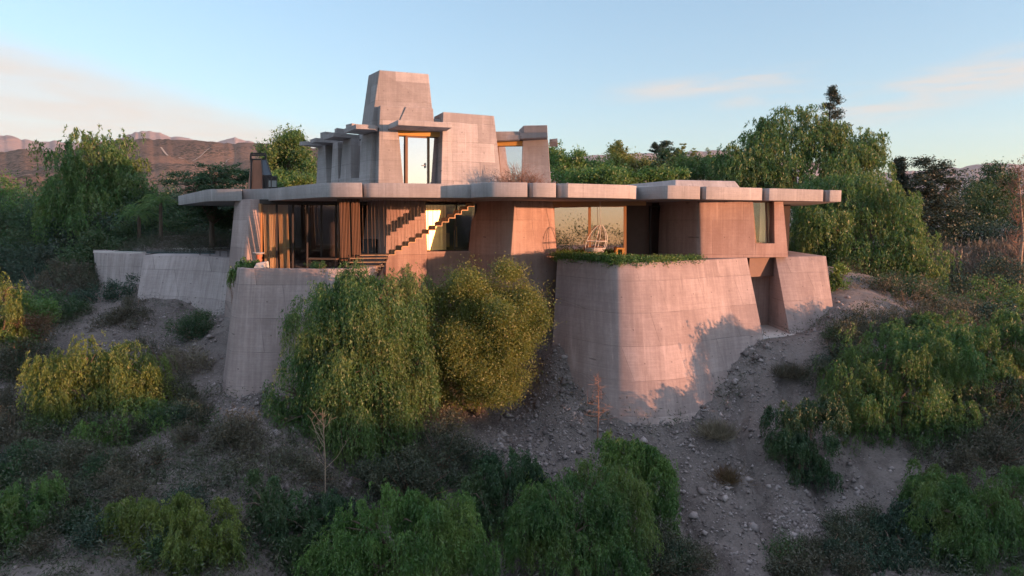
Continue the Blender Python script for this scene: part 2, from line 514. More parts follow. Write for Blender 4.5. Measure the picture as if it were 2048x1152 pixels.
def cat_rom(pts, n):
    """Catmull-Rom through rows of an array"""
    p = np.array(pts, float)
    q = np.vstack([2 * p[0] - p[1], p, 2 * p[-1] - p[-2]])
    out = []
    for i in range(1, len(q) - 2):
        for k in range(n):
            t = k / n
            a, b, c, d = q[i - 1], q[i], q[i + 1], q[i + 2]
            out.append(0.5 * (2 * b + (c - a) * t + (2 * a - 5 * b + 4 * c - d) * t * t + (3 * b - a - 3 * c + d) * t ** 3))
    out.append(p[-1])
    return np.array(out)


# ------------------------------------------------------------------ the ground
GP = [  # points read off the photograph: u, v, depth
    (275, 600, 35.6), (350, 606, 34.4), (460, 615, 33.2), (445, 785, 26.0), (100, 690, 31.5), (190, 640, 33.8), (380, 690, 30.0), (300, 650, 32.8), (560, 800, 24.8), (660, 810, 24.8),
    (430, 860, 23.4), (560, 880, 22.6), (600, 950, 21.0), (100, 1000, 19.5), (300, 1140, 16.5), (0, 760, 28.0), (20, 860, 24.0), (760, 800, 26.5),
    (1060, 790, 28.6), (1100, 712, 28.80), (1060, 720, 30.0), (1000, 870, 25.5), (900, 800, 27.2), (1130, 775, 27.50), (1190, 835, 25.92), (1250, 862, 25.2), (1330, 868, 25.0), (1395, 838, 25.83), (1445, 775, 27.31),
    (1492, 700, 28.98), (1527, 686, 29.36), (1578, 677, 30.19), (1670, 622, 31.77), (1750, 655, 30.84), (1700, 705, 28.43), (1560, 740, 27.87), (1500, 850, 25.08),
    (1450, 950, 23.6), (1400, 1110, 20.0), (1650, 1000, 22.2), (1900, 850, 26.0), (2000, 700, 31.0), (2047, 1000, 21.0), (1250, 1000, 23.0), (1000, 1000, 22.3), (700, 1010, 21.2), (1024, 1152, 18.8), (1700, 1140, 18.8),
    (1700, 598, 33.44), (1900, 600, 43.0), (2047, 560, 52.0), (0, 590, 42), (60, 545, 46), (190, 560, 41),
    (1200, 1150, 18.9), (800, 870, 24.6),
]
gxyz = [tuple(P(*g)) for g in GP]
gxyz += [(-12, 33, -2.6), (-8, 29.6, -4.2), (-4, 31, -4.6), (0, 34, -4.4), (6, 32.5, -4.8), (9.5, 33, -4.6), (11.9, 32.4, -6.4), (11.9, 34.4, -6.4), (14.2, 34.8, -4.4), (-17, 40, -2.4), (-24, 42, -2.3), (-8, 40, -2.4), (2, 40, -2.4), (10, 42, -2.4), (16, 42, -2.4),
         (-30, 50, -2.2), (-12, 55, -2.2), (8, 55, -2.2), (28, 56, -3.2), (0, 70, -2.2), (-40, 70, -2.5), (40, 70, -3.2), (-45, 40, -5.5), (45, 40, -6.5), (-40, 22, -9), (42, 22, -9),
         (0, 10, -11.2), (-20, 10, -10.4), (22, 10, -11.2), (0, 0, -12.5), (-30, 0, -12), (32, 0, -12)]
G = np.array(gxyz)

def tps_fit(x, y, lam=0.15):
    n = len(x)
    d2 = ((x[:, None] - x[None]) ** 2).sum(-1)
    K = 0.5 * d2 * np.log(d2 + 1e-9) + lam * np.eye(n)
    Q = np.hstack([np.ones((n, 1)), x])
    A = np.block([[K, Q], [Q.T, np.zeros((3, 3))]])
    s = np.linalg.solve(A, np.concatenate([y, np.zeros(3)]))
    return s[:n], s[n:]
TW, TA = tps_fit(G[:, :2], G[:, 2])

def vnoise(x, y, s, seed=0):
    """smooth value noise on a lattice, -1..1"""
    x = np.asarray(x, float) / s + seed * 17.3
    y = np.asarray(y, float) / s + seed * 9.1
    xi, yi = np.floor(x).astype(np.int64), np.floor(y).astype(np.int64)
    fx, fy = x - xi, y - yi
    fx, fy = fx * fx * (3 - 2 * fx), fy * fy * (3 - 2 * fy)
    def h(a, b):
        n = (a * 374761393 + b * 668265263 + seed * 1442695) & 0x7fffffff
        n = ((n ^ (n >> 13)) * 1274126177) & 0x7fffffff
        return ((n ^ (n >> 16)) & 0xffff) / 32767.5 - 1
    return (h(xi, yi) * (1 - fx) + h(xi + 1, yi) * fx) * (1 - fy) + (h(xi, yi + 1) * (1 - fx) + h(xi + 1, yi + 1) * fx) * fy

def sstep(x, a, b):
    t = np.clip((x - a) / (b - a), 0, 1)
    return t * t * (3 - 2 * t)

SX, SY = math.sin(SUN_AZ), -math.cos(SUN_AZ)

def ground_z(x, y, detail=True):
    x = np.asarray(x, float)
    y = np.asarray(y, float)
    sh = x.shape
    p = np.stack([x.ravel(), y.ravel()], 1)
    z = np.empty(len(p))
    for i in range(0, len(p), 20000):
        q = p[i:i + 20000]
        d2 = ((q[:, None] - G[None, :, :2]) ** 2).sum(-1)
        z[i:i + 20000] = (0.5 * d2 * np.log(d2 + 1e-9)) @ TW + TA[0] + q @ TA[1:]
    z = z.reshape(sh)
    # the wider country: a valley in front, a low ridge towards the sun, gently rising land behind
    s = x * SX + y * SY
    q = -x * SY + y * SX
    far = -14 + 11.5 * sstep(y, 20, 62) + 0 * x
    far = far - 6 * sstep(-y, 0, 120) + 3 * vnoise(x, y, 60, 3)
    far = far + 12 * sstep(y, 140, 420)
    far = np.where(np.hypot(x, y) > 500, far * 0.6, far)
    crest = -3.8 + 3.2 * sstep(-q, -25, -14) + 0.5 * vnoise(q, s * 0, 9, 5) + 0.25 * vnoise(q, s * 0, 3.1, 6)
    ridge = np.exp(-((s - 84) / 22.0) ** 2) * sstep(q, -160, -60) * sstep(-q, -190, -110)
    wgt = sstep(np.maximum(np.abs(x) / 44.0, np.maximum((y - 32) / 40.0, (32 - y) / 30.0)), 0.85, 1.25)
    z = np.clip(z, -16, 1)
    far_r = far * (1 - ridge) + crest * ridge
    z = z * (1 - wgt) + far_r * wgt
    if detail:
        near = 1 - sstep(np.hypot(x, y - 28), 45, 90)
        z = z + near * (0.10 * vnoise(x, y, 1.9, 1) + 0.05 * vnoise(x, y, 0.7, 2) + 0.18 * vnoise(x, y, 4.5, 4))
        rill = (1 - np.abs(vnoise(x + .25 * y, y * .22, 1.1, 14))) ** 5 * .34 + (1 - np.abs(vnoise(x - .2 * y, y * .3, .6, 15))) ** 4 * .12
        z = z - rill * (np.exp(-(((x - 9) / 6) ** 2 + ((y - 23) / 6) ** 2)) + .6 * np.exp(-(((x + 11) / 8) ** 2 + ((y - 27) / 6) ** 2)) + .7 * np.exp(-(((x - 1) / 4) ** 2 + ((y - 25) / 4) ** 2)))
        # rain gullies down the bare bank on the right
        for gx0, gx1, gy0, gy1, dep, wd in ((9.4, 7.6, 28.2, 17, 0.5, 0.2), (11.2, 10.0, 28.5, 18, 0.45, 0.2), (13.6, 11.5, 29, 19, 0.4, 0.25), (5.4, 6.6, 24.5, 17, 0.45, 0.22), (7.6, 8.6, 25, 17, 0.3, 0.15)):
            tt = (gy0 - y) / (gy0 - gy1)
            cx = gx0 + (gx1 - gx0) * tt + 0.25 * vnoise(y, y * 0, 1.6, 8)
            z = z - dep * np.exp(-((x - cx) / wd) ** 2) * sstep(tt, 0, 0.15) * sstep(1 - tt, 0, 0.15)
    return z

def axis(lo, hi, step, far):
    a = list(np.arange(lo, hi + 1e-6, step))
    up, st = [hi], step
    while up[-1] < far:
        st *= 1.22
        up.append(up[-1] + st)
    dn, st = [lo], step
    while dn[-1] > -far:
        st *= 1.22
        dn.append(dn[-1] - st)
    return np.array(dn[1:][::-1] + a + up[1:])

ax, ay = axis(-32, 34, 0.22, 3200), axis(14, 46, 0.22, 3200)
gx, gy = np.meshgrid(ax, ay)
gz = ground_z(gx, gy)
nx, ny = len(ax), len(ay)
me = bpy.data.meshes.new('ground')
me.vertices.add(nx * ny)
me.vertices.foreach_set('co', np.stack([gx, gy, gz], -1).astype(np.float32).ravel())
ii = (np.arange(ny - 1)[:, None] * nx + np.arange(nx - 1)[None]).ravel()
qd = np.stack([ii, ii + 1, ii + nx + 1, ii + nx], 1).astype(np.int32)
me.loops.add(qd.size)
me.loops.foreach_set('vertex_index', qd.ravel())
me.polygons.add(len(qd))
me.polygons.foreach_set('loop_start', np.arange(0, qd.size, 4, dtype=np.int32))
me.polygons.foreach_set('use_smooth', np.ones(len(qd), bool))
me.update(calc_edges=True)
me.materials.append(M['soil'])
ground = bpy.data.objects.new('ground', me)
COL.objects.link(ground)
tag(ground, kind='structure')

def gz1(x, y):
    return float(ground_z(np.array([x]), np.array([y]))[0])


# ------------------------------------------------------------------ far hills and mountains
def relief(name, prof, Y0, Y1, z0, m, rough, seed, nu=260, nd=60, label=None):
    """a range seen across the valley: crest line prof (u, v) at depth Y1, foot at depth Y0, falling away behind"""
    us = np.linspace(prof[0][0], prof[-1][0], nu)
    vs = np.interp(us, [p[0] for p in prof], [p[1] for p in prof])
    vs = vs + rough * 6 * vnoise(us, us * 0, 22, seed) + rough * 3 * vnoise(us, us * 0, 7, seed + 1)
    b = np.linspace(0, 1.6, nd)
    V = np.zeros((nd, nu, 3))
    for j, t in enumerate(b):
        Y = Y0 + (Y1 - Y0) * t
        zc = np.array([zv(v, Y1) for v in vs])
        X = (us - 1024) / F * Y * 1.0
        e0, e1 = z0 / Y0, zc / Y1
        if t <= 1:
            z = Y * (e0 + (e1 - e0) * t ** 0.9)
        else:
            z = z0 + (zc - z0) * max(0.0, 1 - ((t - 1) / 0.6) ** 1.4)
        amp = (Y1 - Y0) * 0.028 * rough * math.sin(min(t, 1) * math.pi) + (Y1 - Y0) * 0.002
        z = z + amp * (vnoise(X, X * 0 + Y, (Y1 - Y0) * 0.16, seed + 2) + 0.5 * vnoise(X, X * 0 + Y, (Y1 - Y0) * 0.06, seed + 3)) * (1 if t < 0.97 else 0.2)
        V[j, :, 0], V[j, :, 1], V[j, :, 2] = X, Y, z
    me = bpy.data.meshes.new(name)
    me.from_pydata(V.reshape(-1, 3).tolist(), [], [(j * nu + i, j * nu + i + 1, (j + 1) * nu + i + 1, (j + 1) * nu + i) for j in range(nd - 1) for i in range(nu - 1)])
    me.polygons.foreach_set('use_smooth', [True] * len(me.polygons))
    me.materials.append(m)
    o = bpy.data.objects.new(name, me)
    COL.objects.link(o)
    tag(o, kind='structure')
    return V

HV = relief('hill', [(-420, 300), (0, 302), (60, 297), (130, 300), (200, 290), (250, 279), (310, 277), (380, 281), (440, 285), (520, 286), (600, 290), (720, 300), (860, 330), (1000, 352)], 170, 620, -4, M['hill'], 0.55, 21)
relief('low_hill', [(-500, 352), (-100, 350), (0, 345), (60, 348), (120, 352), (200, 372), (330, 392), (520, 405), (640, 420)], 110, 230, -6, M['hill'], 0.6, 31, 160, 40)
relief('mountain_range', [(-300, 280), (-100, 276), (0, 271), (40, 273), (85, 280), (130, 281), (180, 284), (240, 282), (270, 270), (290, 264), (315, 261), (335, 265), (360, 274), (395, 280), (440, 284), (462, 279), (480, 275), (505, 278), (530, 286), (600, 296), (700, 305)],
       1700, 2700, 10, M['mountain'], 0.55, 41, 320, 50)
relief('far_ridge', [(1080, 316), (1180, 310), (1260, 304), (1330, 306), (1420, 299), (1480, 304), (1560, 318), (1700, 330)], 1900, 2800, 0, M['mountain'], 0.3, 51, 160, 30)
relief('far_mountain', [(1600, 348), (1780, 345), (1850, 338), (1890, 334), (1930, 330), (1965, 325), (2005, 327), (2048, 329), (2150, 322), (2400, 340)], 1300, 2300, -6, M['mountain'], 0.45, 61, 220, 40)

def hill_track(pts, wd):
    """a pale dirt track lying on the hill's own surface: pts are (column fraction, row fraction) on the relief grid"""
    nd, nu = HV.shape[:2]
    path = cat_rom(pts, 10)
    L, R = [], []
    for i, (a, b) in enumerate(path):
        fi, fj = a * (nu - 1), b * (nd - 1)
        i0, j0 = int(min(fi, nu - 2)), int(min(fj, nd - 2))
        fu, fv = fi - i0, fj - j0
        p = (HV[j0, i0] * (1 - fu) + HV[j0, i0 + 1] * fu) * (1 - fv) + (HV[j0 + 1, i0] * (1 - fu) + HV[j0 + 1, i0 + 1] * fu) * fv
        d = path[min(i + 1, len(path) - 1)] - path[max(i - 1, 0)]
        n = np.array([-d[1] * 400, d[0] * 900, 0])
        n = n / (np.linalg.norm(n) + 1e-9) * wd * 0.26
        L.append(p + np.array([n[0], n[1] * 1.0, 0.35 + 0.16 * n[1]]))
        R.append(p - np.array([n[0], n[1] * 1.0, -0.35 + 0.16 * n[1]]))
    mb = MB()
    k = len(L)
    mb.add(L + R, [(i, i + 1, k + i + 1, k + i) for i in range(k - 1)])
    o = mb.build('dirt_track', M['track'])
    tag(o, kind='structure')
hill_track([(0.53, 0.57), (0.545, 0.50), (0.56, 0.47), (0.58, 0.52), (0.60, 0.58), (0.625, 0.60)], 2.6)
hill_track([(0.60, 0.40), (0.607, 0.46), (0.618, 0.52), (0.63, 0.55)], 2.2)
hill_track([(0.30, 0.30), (0.335, 0.34), (0.37, 0.37), (0.40, 0.38)], 3.0)


# ------------------------------------------------------------------ the house
house = thing('concrete_house', P(1000, 640, 30), 'raw concrete hillside house with a wide lobed roof slab, battered walls and stepped tower', 'house')

def cols2(tops, bots, n=0):
    """columns from lists of world points, optional smoothing between them"""
    t, b = np.array([tuple(p) for p in tops]), np.array([tuple(p) for p in bots])
    if n:
        t, b = cat_rom(t, n), cat_rom(b, n)
    return t, b

def wall_loft(t, b, back, nv=7, bulge=0.0):
    """front columns t->b plus back columns (top, bottom)"""
    cols = []
    for p, q in list(zip(t, b)) + [(np.array(x), np.array(y)) for x, y in back]:
        cols.append([p + (q - p) * k / (nv - 1) for k in range(nv)])
    return cols

# main bastion under the right terrace
BT = [(1115, 33.6), (1160, 32.3), (1205, 31.05), (1226, 30.55), (1244, 30.4), (1278, 30.5), (1325, 30.95), (1382, 31.9), (1440, 33.0), (1494, 34.1)]
BB = [(1104, 705, 31.7), (1158, 780, 29.35), (1203, 826, 28.05), (1230, 843, 27.6), (1254, 851, 27.38), (1292, 858, 27.22), (1348, 860, 27.4), (1412, 850, 28.2), (1474, 810, 29.6), (1540, 742, 30.9)]
tops = [W2(u, Y, ZB) for u, Y in BT]
bots = [P2(*b) for b in BB]
bots = [q + (q - p) * 0.35 for p, q in zip(tops, bots)]
t, b = cols2(tops, bots, 9)
back = [((11.5, 33.6, ZB), (11.7, 33.1, -9)), ((2.6, 36, ZB), (2.6, 36, -9))]
bast = MB().loft(wall_loft(t, b, back, 20))
bast.build('bastion_wall', M['concrete'], house, smooth=40)
BEDGE = t.copy()
# thin cornice line of the terrace under the right block
# right wing of the bastion beyond the entrance
r_t = [W2(1551, 35.1, ZB), W2(1600, 35.4, ZB), W2(1652, 35.8, ZB)]
r_b = [P2(1580, 672, 32.9), P2(1624, 662, 33.4), P2(1671, 650, 34.2)]
r_b = [q + (q - p) * 0.3 for p, q in zip(r_t, r_b)]
t, b = cols2(r_t, r_b)
MB().loft(wall_loft(t, b, [((15.8, 39.0, ZB), (16.2, 39, -8)), ((12.77, 39.0, ZB), (12.77, 39, -8))], 7)).build('wing_wall', M['concrete'], house, smooth=30, bevel=0.02)
# entrance passage: floor, back wall, lintel panel
pb = [W2(1494, 35.0, ZB), W2(1560, 35.6, ZB)]
MB().hexa([P2(1490, 560, 37.6), P2(1580, 560, 37.6), P2(1580, 560, 38.0), P2(1490, 560, 38.0)], [P2(1490, 516, 37.6), P2(1580, 516, 37.6), P2(1580, 516, 38.0), P2(1490, 516, 38.0)])
zb = -5.3
MB().hexa([(10.7, 32.7, zb), (13.0, 33.5, zb), (13.0, 33.8, zb), (10.7, 33.0, zb)], [(10.7, 32.7, ZB - .05), (13.0, 33.5, ZB - .05), (13.0, 33.8, ZB - .05), (10.7, 33.0, ZB - .05)]).build('passage_wall', M['concrete_wall'], house)
pf = MB()
a0, a1 = P2(1526, 676, 32.1), P2(1582, 671, 33.0)
pf.hexa([(a0.x - .1, a0.y - .25, -6.6), (a1.x + .05, a1.y - .3, -6.6), (13.2, 34.6, -6.6), (10.6, 34.6, -6.6)], [(a0.x - .1, a0.y - .25, a0.z + 0.02), (a1.x + .05, a1.y - .3, a0.z + 0.05), (13.2, 34.6, a0.z + .05), (10.6, 34.6, a0.z + .05)])
pf.build('doorstep', M['pale_stone'], house)
l0, l1 = W2(1499, 34.55, -2.0), W2(1549, 35.45, -2.0)
zl0, zl1 = ZB - .04, zv(553, 34.9 * KR)
MB().hexa([(l0.x, l0.y, zl1), (l1.x + .1, l1.y, zl1), (l1.x + .1, l1.y + .3, zl1), (l0.x, l0.y + .3, zl1)], [(l0.x, l0.y, zl0), (l1.x + .1, l1.y, zl0), (l1.x + .1, l1.y + .3, zl0), (l0.x, l0.y + .3, zl0)]).build('lintel_panel', M['brown_panel'], house)
# roof of the passage
MB().hexa([(10.8, 32.5, -1.92), (13.0, 33.4, -1.92), (13.0, 34.7, -1.92), (10.8, 34.7, -1.92)], [(10.8, 32.5, -1.77), (13.0, 33.4, -1.77), (13.0, 34.7, -1.77), (10.8, 34.7, -1.77)]).build('passage_roof', M['concrete'], house)

# left bastion
LT = [(480, 29.6), (474, 28.2), (473, 27.3), (479, 26.75), (492, 26.5), (530, 26.4), (600, 26.4), (660, 26.4), (715, 26.7), (748, 27.6), (765, 29.5)]
LB = [(459, 790, 28.6), (447, 790, 27.1), (443, 786, 26.2), (447, 795, 25.6), (460, 803, 25.2), (525, 805, 25.0), (600, 805, 25.0), (665, 805, 25.0), (728, 800, 25.3), (768, 790, 26.2), (790, 780, 28.0)]
tops = [W(u, Y, ZF) for u, Y in LT]
bots = [P(*q) for q in LB]
bots = [q + (q - p) * 0.3 for p, q in zip(tops, bots)]
t, b = cols2(tops, bots, 5)
ZL = -2.36                                   # terrace floor behind the rim, and the floor of the rooms
inner = []
ctr = np.array([-8.6, 31.5])
for p in t:
    d_ = ctr - p[:2]
    d_ = d_ / np.linalg.norm(d_)
    inner.append((p[0] + d_[0] * .34, p[1] + d_[1] * .34))
cols = [[p + (q - p) * k / 11 for k in range(12)] for p, q in zip(t, b)]
cols += [[np.array((x, y, ZF + (-9 - ZF) * k / 11)) for k in range(12)] for x, y in inner[::-1]]
MB().loft(cols).build('bastion_wall', M['concrete'], house, smooth=40)
fl = [Vector((x, y, ZL)) for x, y in [(x + (ctr[0] - x) * .004, y + .01) for x, y in inner]] + [Vector((-6.0, 33.5, ZL)), Vector((-12.4, 33.5, ZL))]
MB().loft([[p, p - Vector((0, 0, .3))] for p in fl]).build('terrace_floor', M['floor'], house)

# lower walls
def pier(name, cols, m='concrete_wall', smooth=35, bevel=0.03, nv=5):
    """cols: list of (top point, bottom point)"""
    c2 = []
    for p, q in cols:
        p, q = Vector(p), Vector(q)
        c2.append([p + (q - p) * k / (nv - 1) for k in range(nv)])
    return MB().loft(c2).build(name, M[m], house, smooth=smooth, bevel=bevel)

Z1 = ZC + 0.06
# pier at the left end
pier('pier', [(W(470, 32.6, Z1), P(447, 640, 31.6)), (W(492, 31.4, Z1), P(472, 640, 29.9)), (W(501, 31.3, Z1), P(486, 640, 29.8)), (W(519, 31.6, Z1), P(524, 640, 30.6)), (W(519, 34, Z1), P(522, 640, 34)), (W(474, 35, Z1), P(462, 640, 35))], 'concrete')
# wall behind the stair: shaded flank and lit face
pier('stair_wall', [(W(736, 33.4, Z1), P(706, 640, 32.9)), (W(773, 31.25, Z1), P(771, 640, 30.9)), (W(849, 32.05, Z1), P(856, 640, 31.75)), (W(853, 33.2, Z1), P(860, 640, 33.2)), (W(745, 36, Z1), P(745, 640, 36))])
# low wall under the stair window
MB().hexa([P(852, 690, 31.9), P(940, 690, 32.3), P(940, 690, 33.0), P(852, 690, 32.6)], [W(852, 32.25, zv(503, 32.3)), W(946, 32.75, zv(503, 32.3)), W(946, 33.3, zv(503, 32.3)), W(852, 32.9, zv(503, 32.3))]).build('parapet_wall', M['concrete_wall'], house, bevel=0.02)
# big pier in the middle
def pier_mid():
    mb = MB()
    cols = []
    for (ut, Yt), (um, vm, Ym), (ub, vb, Yb) in [((947, 33.4), (933, 541, 32.6), (915, 720, 31.6)), ((1022, 31.8), (1011, 541, 30.9), (996, 740, 29.7)), ((1030, 31.7), (1020, 541, 30.8), (1010, 745, 29.6)), ((1041, 31.85), (1034, 541, 30.95), (1027, 745, 29.75)),
                                                 ((1106, 33.0), (1115, 541, 32.4), (1101, 720, 31.9)), ((1106, 34.3), (1115, 541, 34.3), (1101, 720, 34.3)), ((960, 36), (950, 541, 36), (950, 720, 36))]:
        p, q, r = W(ut, Yt, Z1), P(um, vm, Ym), P(ub, vb, Yb)
        cols.append([p + (q - p) * k / 4 for k in range(4)] + [q + (r - q) * k / 3 for k in range(4)])
    mb.loft(cols)
    mb.build('pier', M['concrete_wall'], house, smooth=30, bevel=0.02)
pier_mid()
# dark sheet behind the gap between pier and bastion, standing in for its shade
MB().hexa([P(1085, 730, 34.8), P(1130, 730, 34.8), P(1130, 730, 35.1), P(1085, 730, 35.1)], [P(1095, 530, 34.8), P(1130, 530, 34.8), P(1130, 530, 35.1), P(1095, 530, 35.1)]).build('gap_shade', M['dark_steel'], house)
# right block with the rounded corner and the tapered window
def right_block():
    front_t = cat_rom([tuple(W2(u, Y, Z1)) for u, Y in ((1322, 37.0), (1365, 35.1), (1386, 34.32), (1396, 34.1), (1408, 34.08), (1440, 34.25))], 5)
    front_b = cat_rom([tuple(W2(u, Y, ZB + .003)) for u, Y in ((1318, 36.9), (1365, 35.05), (1388, 34.27), (1398, 34.05), (1410, 34.0), (1442, 34.15))], 5)
    mb = MB()
    mb.loft(wall_loft(front_t, front_b, [(W2(1505, 34.55, Z1), W2(1512.5, 34.45, ZB + .003)), (W2(1505, 35.1, Z1), W2(1512.5, 35.1, ZB + .003)), ((10.8, 36.2, Z1), (10.8, 36.2, ZB + .003)), ((7.5, 36.7, Z1), (7.4, 36.7, ZB + .003))], 5))
    mb.build('block_wall', M['concrete_wall'], house, smooth=40)
    zs = zv(487, 34.6 * KR)
    def quad(u0t, u1t, u0b, u1b, zt, zb_, Y0, Y1, dy):
        return MB().hexa([W2(u0b, Y0, zb_), W2(u1b, Y1, zb_), W2(u1b, Y1, zb_) + Vector((0, dy, 0)), W2(u0b, Y0, zb_) + Vector((0, dy, 0))],
                         [W2(u0t, Y0, zt), W2(u1t, Y1, zt), W2(u1t, Y1, zt) + Vector((0, dy, 0)), W2(u0t, Y0, zt) + Vector((0, dy, 0))])
    # under the window and right of it
    mb = MB()
    p0, p1, p2, p3 = W2(1512.5, 34.455, ZB + .003), W2(1576, 34.9, ZB + .003), W2(1574, 34.91, zs), W2(1511, 34.465, zs)
    mb.hexa([p0, p1, p1 + Vector((0, .7, 0)), p0 + Vector((0, .7, 0))], [p3, p2, p2 + Vector((0, .7, 0)), p3 + Vector((0, .7, 0))])
    mb.build('block_wall', M['concrete_wall'], house, smooth=30)
    mb = MB()
    q0, q1, q2, q3 = W2(1549.5, 34.74, zs), W2(1574, 34.91, zs), W2(1566, 34.93, Z1), W2(1548.5, 34.77, Z1)
    mb.hexa([q0, q1, q1 + Vector((.3, 4.5, 0)), q0 + Vector((.15, 4.5, 0))], [q3, q2, q2 + Vector((.3, 4.5, 0)), q3 + Vector((.15, 4.5, 0))])
    mb.build('block_wall', M['concrete_wall'], house, smooth=30)
right_block()

# house floors and inner back walls (seen through the glass)
MB().hexa([(-12.9, 32.2, ZL - .3), (-2.2, 34.0, ZL - .3), (-2.2, 40, ZL - .3), (-12.9, 40, ZL - .3)], [(-12.9, 32.2, ZL - .006), (-2.2, 34.0, ZL - .006), (-2.2, 40, ZL - .006), (-12.9, 40, ZL - .006)]).build('floor', M['floor'], house)
MB().hexa([(2.6, 33.5, ZB - .3), (15, 36, ZB - .3), (15, 40, ZB - .3), (2.6, 40, ZB - .3)], [(2.6, 33.5, ZB - .012), (15, 36, ZB - .012), (15, 40, ZB - .012), (2.6, 40, ZB - .012)]).build('floor', M['floor'], house)
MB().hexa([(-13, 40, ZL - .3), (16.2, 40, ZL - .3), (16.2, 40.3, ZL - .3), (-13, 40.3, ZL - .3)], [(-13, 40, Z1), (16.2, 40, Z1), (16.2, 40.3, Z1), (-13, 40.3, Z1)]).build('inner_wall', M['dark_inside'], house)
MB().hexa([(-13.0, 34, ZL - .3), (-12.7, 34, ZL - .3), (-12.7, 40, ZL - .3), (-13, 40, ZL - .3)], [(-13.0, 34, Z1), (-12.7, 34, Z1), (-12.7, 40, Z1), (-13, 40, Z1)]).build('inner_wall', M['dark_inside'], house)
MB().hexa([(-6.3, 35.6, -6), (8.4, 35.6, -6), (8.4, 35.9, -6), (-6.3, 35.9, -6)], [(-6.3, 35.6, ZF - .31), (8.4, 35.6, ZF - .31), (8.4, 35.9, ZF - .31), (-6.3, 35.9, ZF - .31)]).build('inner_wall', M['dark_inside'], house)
MB().hexa([(7.4, 34.8, ZB), (7.7, 34.8, ZB), (7.7, 40, ZB), (7.4, 40, ZB)], [(7.4, 34.8, Z1), (7.7, 34.8, Z1), (7.7, 40, Z1), (7.4, 40, Z1)]).build('inner_wall', M['brown_panel'], house)

# roof slab with its lobes
RO = [(357, 41.5), (372, 38.6), (395, 35.2), (412, 33.0), (422, 32.45), (440, 32.3), (484, 31.9), (485, 32.45), (489, 32.3), (515, 32.15), (540, 31.7), (556, 31.0), (600, 28.8), (632, 27.45), (645, 27.05), (655, 26.85), (668, 26.75), (724, 26.7), (725, 27.35), (728, 27.15), (734, 27.0), (745, 26.95),
      (830, 27.25), (893, 27.55), (942, 27.95), (943, 27.6), (958, 27.05), (970, 26.75), (980, 26.6), (992, 26.5), (1054, 26.6), (1055, 27.15), (1059, 26.95), (1066, 26.8), (1077, 26.75), (1111, 27.0), (1112, 27.6), (1117, 27.4), (1124, 27.27), (1136, 27.22), (1200, 27.85), (1256, 28.5),
      (1266, 28.85), (1272, 29.35), (1274, 30.35), (1276, 30.3), (1316, 29.15), (1326, 28.9), (1335, 28.78), (1347, 28.78), (1399, 29.5), (1400, 30.05), (1405, 29.85), (1412, 29.75), (1423, 29.8), (1523, 31.2), (1524, 31.8), (1530, 31.6), (1538, 31.5), (1549, 31.55), (1645, 33.0),
      (1646, 33.6), (1651, 33.4), (1659, 33.3), (1670, 33.35), (1682, 33.6)]
front = [W(u, Y, ZC) for u, Y in RO]
front_t = [W(u, Y, ZC) + Vector((0, 0, ZT - ZC)) for u, Y in RO]
backp = [(18.6, 44), (-13, 46), (-19.5, 45)]
mb = MB()
cols = [[p, q] for p, q in zip(front_t, front)] + [[Vector((x, y, ZT)), Vector((x, y, ZC))] for x, y in backp]
mb.loft(cols)
mb.build('roof_slab', M['concrete_slab'], house, smooth=33, bevel=0.018)
# low hipped roof-light housing on the right part of the roof
sk_t = [W(1351, 36.6, ZT + .68), W(1470, 37.7, ZT + .68), W(1455, 42, ZT + .68), W(1230, 43, ZT + .68)]
sk_b = [W(1350, 36.1, ZT - .01), W(1489, 37.4, ZT - .01), W(1485, 43, ZT - .01), W(1180, 44, ZT - .01)]
mb = MB()
mb.loft([[p, p + (q - p) * 0.4, q] for p, q in zip(sk_t, sk_b)])
mb.build('skylight_housing', M['concrete_slab'], house, bevel=0.05)

# ---------------- tower and upper floor
ZU = 4.16                                  # underside of the canopies
def up(name, tops, bots, m='concrete_tower', bevel=0.025):
    return MB().loft([[Vector(p), (Vector(p) + Vector(q)) / 2, Vector(q)] for p, q in zip(tops, bots)]).build(name, M[m], house, bevel=bevel)

zt = zv(141, 33.6)
# tall shaft, narrowing upwards
up('tower_shaft', [W(759, 33.5, zt), W(857, 34.4, zt), W(852, 36.2, zt), W(737, 34.7, zt)],
   [W(741, 33.35, ZU + .05), W(869.5, 34.2, ZU + .05), W(866, 36.8, ZU + .05), W(719.5, 36.2, ZU + .05)])
# wall left of the door
zl = zv(211, 33.1)
up('tower_wall', [W(760.5, 33.05, zl), W(812, 33.5, zl), W(812, 34.2, zl), W(749, 34.0, zl)], [W(758.6, 33.02, ZU + .35), W(806, 33.44, ZU + .35), W(806, 34.2, ZU + .35), W(734, 35.2, ZU + .35)])
up('tower_wall', [W(758.6, 33.0, ZU + .349), W(794.5, 33.32, ZU + .349), W(794.5, 34.8, ZU + .349), W(717, 36.2, ZU + .349)], [W(756.5, 32.85, ZT - .02), W(808.5, 33.35, ZT - .02), W(808.5, 34.8, ZT - .02), W(702, 36.6, ZT - .02)])
# lintel wall over the door, with its small step on the right
up('tower_wall', [W(812.1, 33.42, zv(214, 33.5)), W(866, 33.92, zv(214, 33.5)), W(866, 34.6, zv(214, 33.5)), W(812.1, 34.2, zv(214, 33.5))], [W(794.6, 33.28, ZU + .3), W(868.5, 33.9, ZU + .3), W(868.5, 34.6, ZU + .3), W(794.6, 34.2, ZU + .3)])
up('tower_wall', [W(855, 33.95, zv(238, 34.2)), W(882, 34.2, zv(238, 34.2)), W(882, 35.8, zv(238, 34.2)), W(855, 35.8, zv(238, 34.2))], [W(855, 33.85, ZU + .28), W(882, 34.1, ZU + .28), W(882, 35.8, ZU + .28), W(855, 35.8, ZU + .28)])
